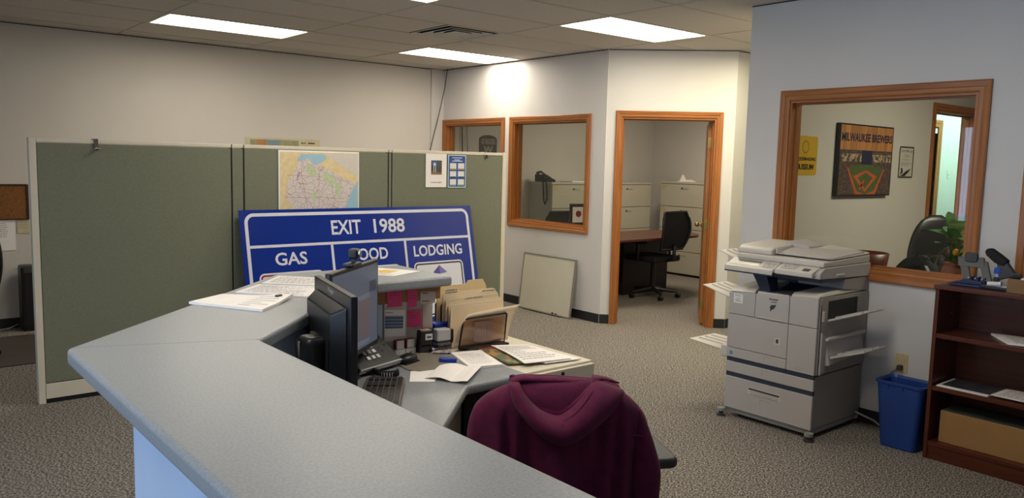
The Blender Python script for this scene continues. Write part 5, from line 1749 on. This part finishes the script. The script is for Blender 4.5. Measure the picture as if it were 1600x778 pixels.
# side-room desk under the window carrying bag and plant
sd = thing('side_room_desk', 'dark desk just inside the side room window', 'desk', (5.0, 2.75, 0), RZX)
B((0, 0, .80), (1.9, .52, .83)).build('desktop', CX, sd, bev=.003)
for x in (.05, 1.83):
    B((x, .04, 0), (x+.03, .48, .80)).build('leg_panel', CZ, sd)
bt = thing('wooden_bowl', 'dark red round-rimmed wooden tray beside the bag, behind the copier', 'tray', (5.33, 2.615, .8305))
MB().lathe([(.10, 0), (.13, .03), (.15, .19), (.142, .19), (.12, .03), (.08, .012)], n=28).build('bowl', mat('tray_red', '#5a2016', .35, var=.1), bt, smooth=True)
bg = thing('black_bag', 'black fabric bag with a white strap inside the side room window', 'bag', (5.26, 2.255, .8305), RZX)
rs = []
for i in range(11):
    f = i/10
    z = .215*f
    k = sqrt(max(.02, 1-(f)**2.2))
    rs.append([((.155*k)*(abs(cos(2*pi*j/20))**.8)*(1 if cos(2*pi*j/20) > 0 else -1)+.03*f, .09*k*sin(2*pi*j/20)+.008*sin(5*j+3*f), z+.006*sin(j*1.7)*f) for j in range(20)])
MB().rings(rs).build('pouch', mat('bag_fabric', '#171a17', .85, var=.25, scale=14, bump=.4, bscale=40), bg, smooth=True)
MB().tube([(-.02, 0, .19), (.03, -.02, .225), (.09, -.01, .225), (.12, 0, .17)], .006, 6).build('handle', M_blackm, bg, smooth=True)
MB().sheet(lambda u, v: (.10+.06*sin(1.5*u)+.022*v, -.085-.01*v, .16-.16*u), 8, 2).build('white_strap', M_white, bg, solid=.003)
MB().tube([(.05, -.098, .09), (.075, -.10, .095), (.09, -.10, .07), (.075, -.10, .05), (.055, -.10, .065), (.05, -.098, .09)], .003, 6).build('carabiner', M_chrome, bg)

pl = thing('potted_plant', 'green plant with a yellow bloom in a terracotta pot behind the glass', 'plant', (5.10, 1.965, .8305))
MB().lathe([(.04, 0), (.062, .03), (.070, .10), (.055, .165), (.045, .19), (.052, .205), (.044, .205), (.04, .18), (.0, .175)], n=24).build('pot', mat('terracotta', '#8a4424', .55, var=.08), pl, smooth=True)
lrnd = random.Random(5)
M_leaf = mat('leaf_green', '#3f7a30', .45, col2='#2a5a24', scale=12)
M_leaf2 = mat('leaf_light', '#a3bd55', .45, col2='#7da040', scale=12)
for k in range(26):
    a = lrnd.uniform(0, 2*pi)
    el = lrnd.uniform(.2, 1.4)
    ln_ = lrnd.uniform(.14, .26)
    base = Vector((0, 0, .19+lrnd.uniform(0, .18)))
    d = Vector((cos(a)*cos(el), sin(a)*cos(el), sin(el)))
    sd_ = d.cross(Vector((0, 0, 1))).normalized()
    wd_ = ln_*.24
    mb = MB()
    mb.sheet(lambda u, v: tuple(base+d*ln_*u+Vector((0, 0, -.35*ln_*u*u))+sd_*wd_*sin(pi*min(1, u*.96+.04))**.8*(2*v-1)+Vector((0, 0, 1))*.15*wd_*abs(2*v-1)), 7, 2)
    mb.build('leaf', M_leaf2 if k % 5 == 0 else M_leaf, pl, smooth=True)
for k in range(5):
    a = lrnd.uniform(0, 6.28)
    MB().tube([(0, 0, .18), (.02*cos(a), .02*sin(a), .27), (.05*cos(a), .05*sin(a), .36)], .003, 5).build('stem', M_leaf, pl)
MB().ball((-.06, -.035, .275), (.016, .016, .022), 6).build('bloom', mat('bloom_yellow', '#d08a1c', .5), pl, smooth=True)

lc = thing('leather_chair', 'black high-backed leather chair in the side room', 'chair', (6.22, 2.34, 0), radians(150))
rs = []
for i in range(17):
    f = i/16
    z = .55+.70*f
    k = .25*sqrt(max(.0, 1-max(0, (f-.35)/.66)**2.4))+.004
    rs.append([(k*cos(2*pi*j/20), -.22-.08*f+.05*(k/.25)*sin(2*pi*j/20), z) for j in range(20)])
MB().rings(rs).build('backrest', mat('black_leather', '#17181a', .35, var=.2, scale=9, bump=.1, bscale=60), lc, smooth=True)
B((-.25, -.22, .44), (.25, .27, .56)).build('seat', MATS['black_leather'], lc, bev=.04, seg=3)
MB().cyl((0, 0, .1), (0, 0, .44), .03).build('gas_lift', M_black, lc)
for s in (-1, 1):
    MB().tube([(s*.24, .15, .5), (s*.31, .12, .60), (s*.31, .0, .76), (s*.31, -.18, .80)], .026, 8).build('armrest', M_black, lc, smooth=True)
for k in range(5):
    a = 2*pi*k/5
    MB().tube([(0, 0, .11), (.30*cos(a), .30*sin(a), .03)], [.026, .03], 8).build('leg', M_black, lc)
df = thing('desk_fan', 'brown round desk fan turned sideways in front of the leather chair', 'fan', (5.42, 2.10, .8305), radians(70))
MB().cyl((0, 0, 0), (0, 0, .015), .08).cyl((0, 0, .015), (0, 0, .06), .015).build('base', M_dgrey, df)
MB().lathe([(.02, -.05), (.08, -.045), (.105, -.01), (.105, .01), (.08, .04), (.02, .05)], n=28).tf(Matrix.Translation((0, 0, .17)) @ Matrix.Rotation(pi/2, 4, 'Y')).build('cage', mat('fan_brown', '#3a2a24', .4), df, smooth=True)
MB().cyl((-.05, 0, .17), (-.11, 0, .17), .035).build('motor', MATS['fan_brown'], df, smooth=True)
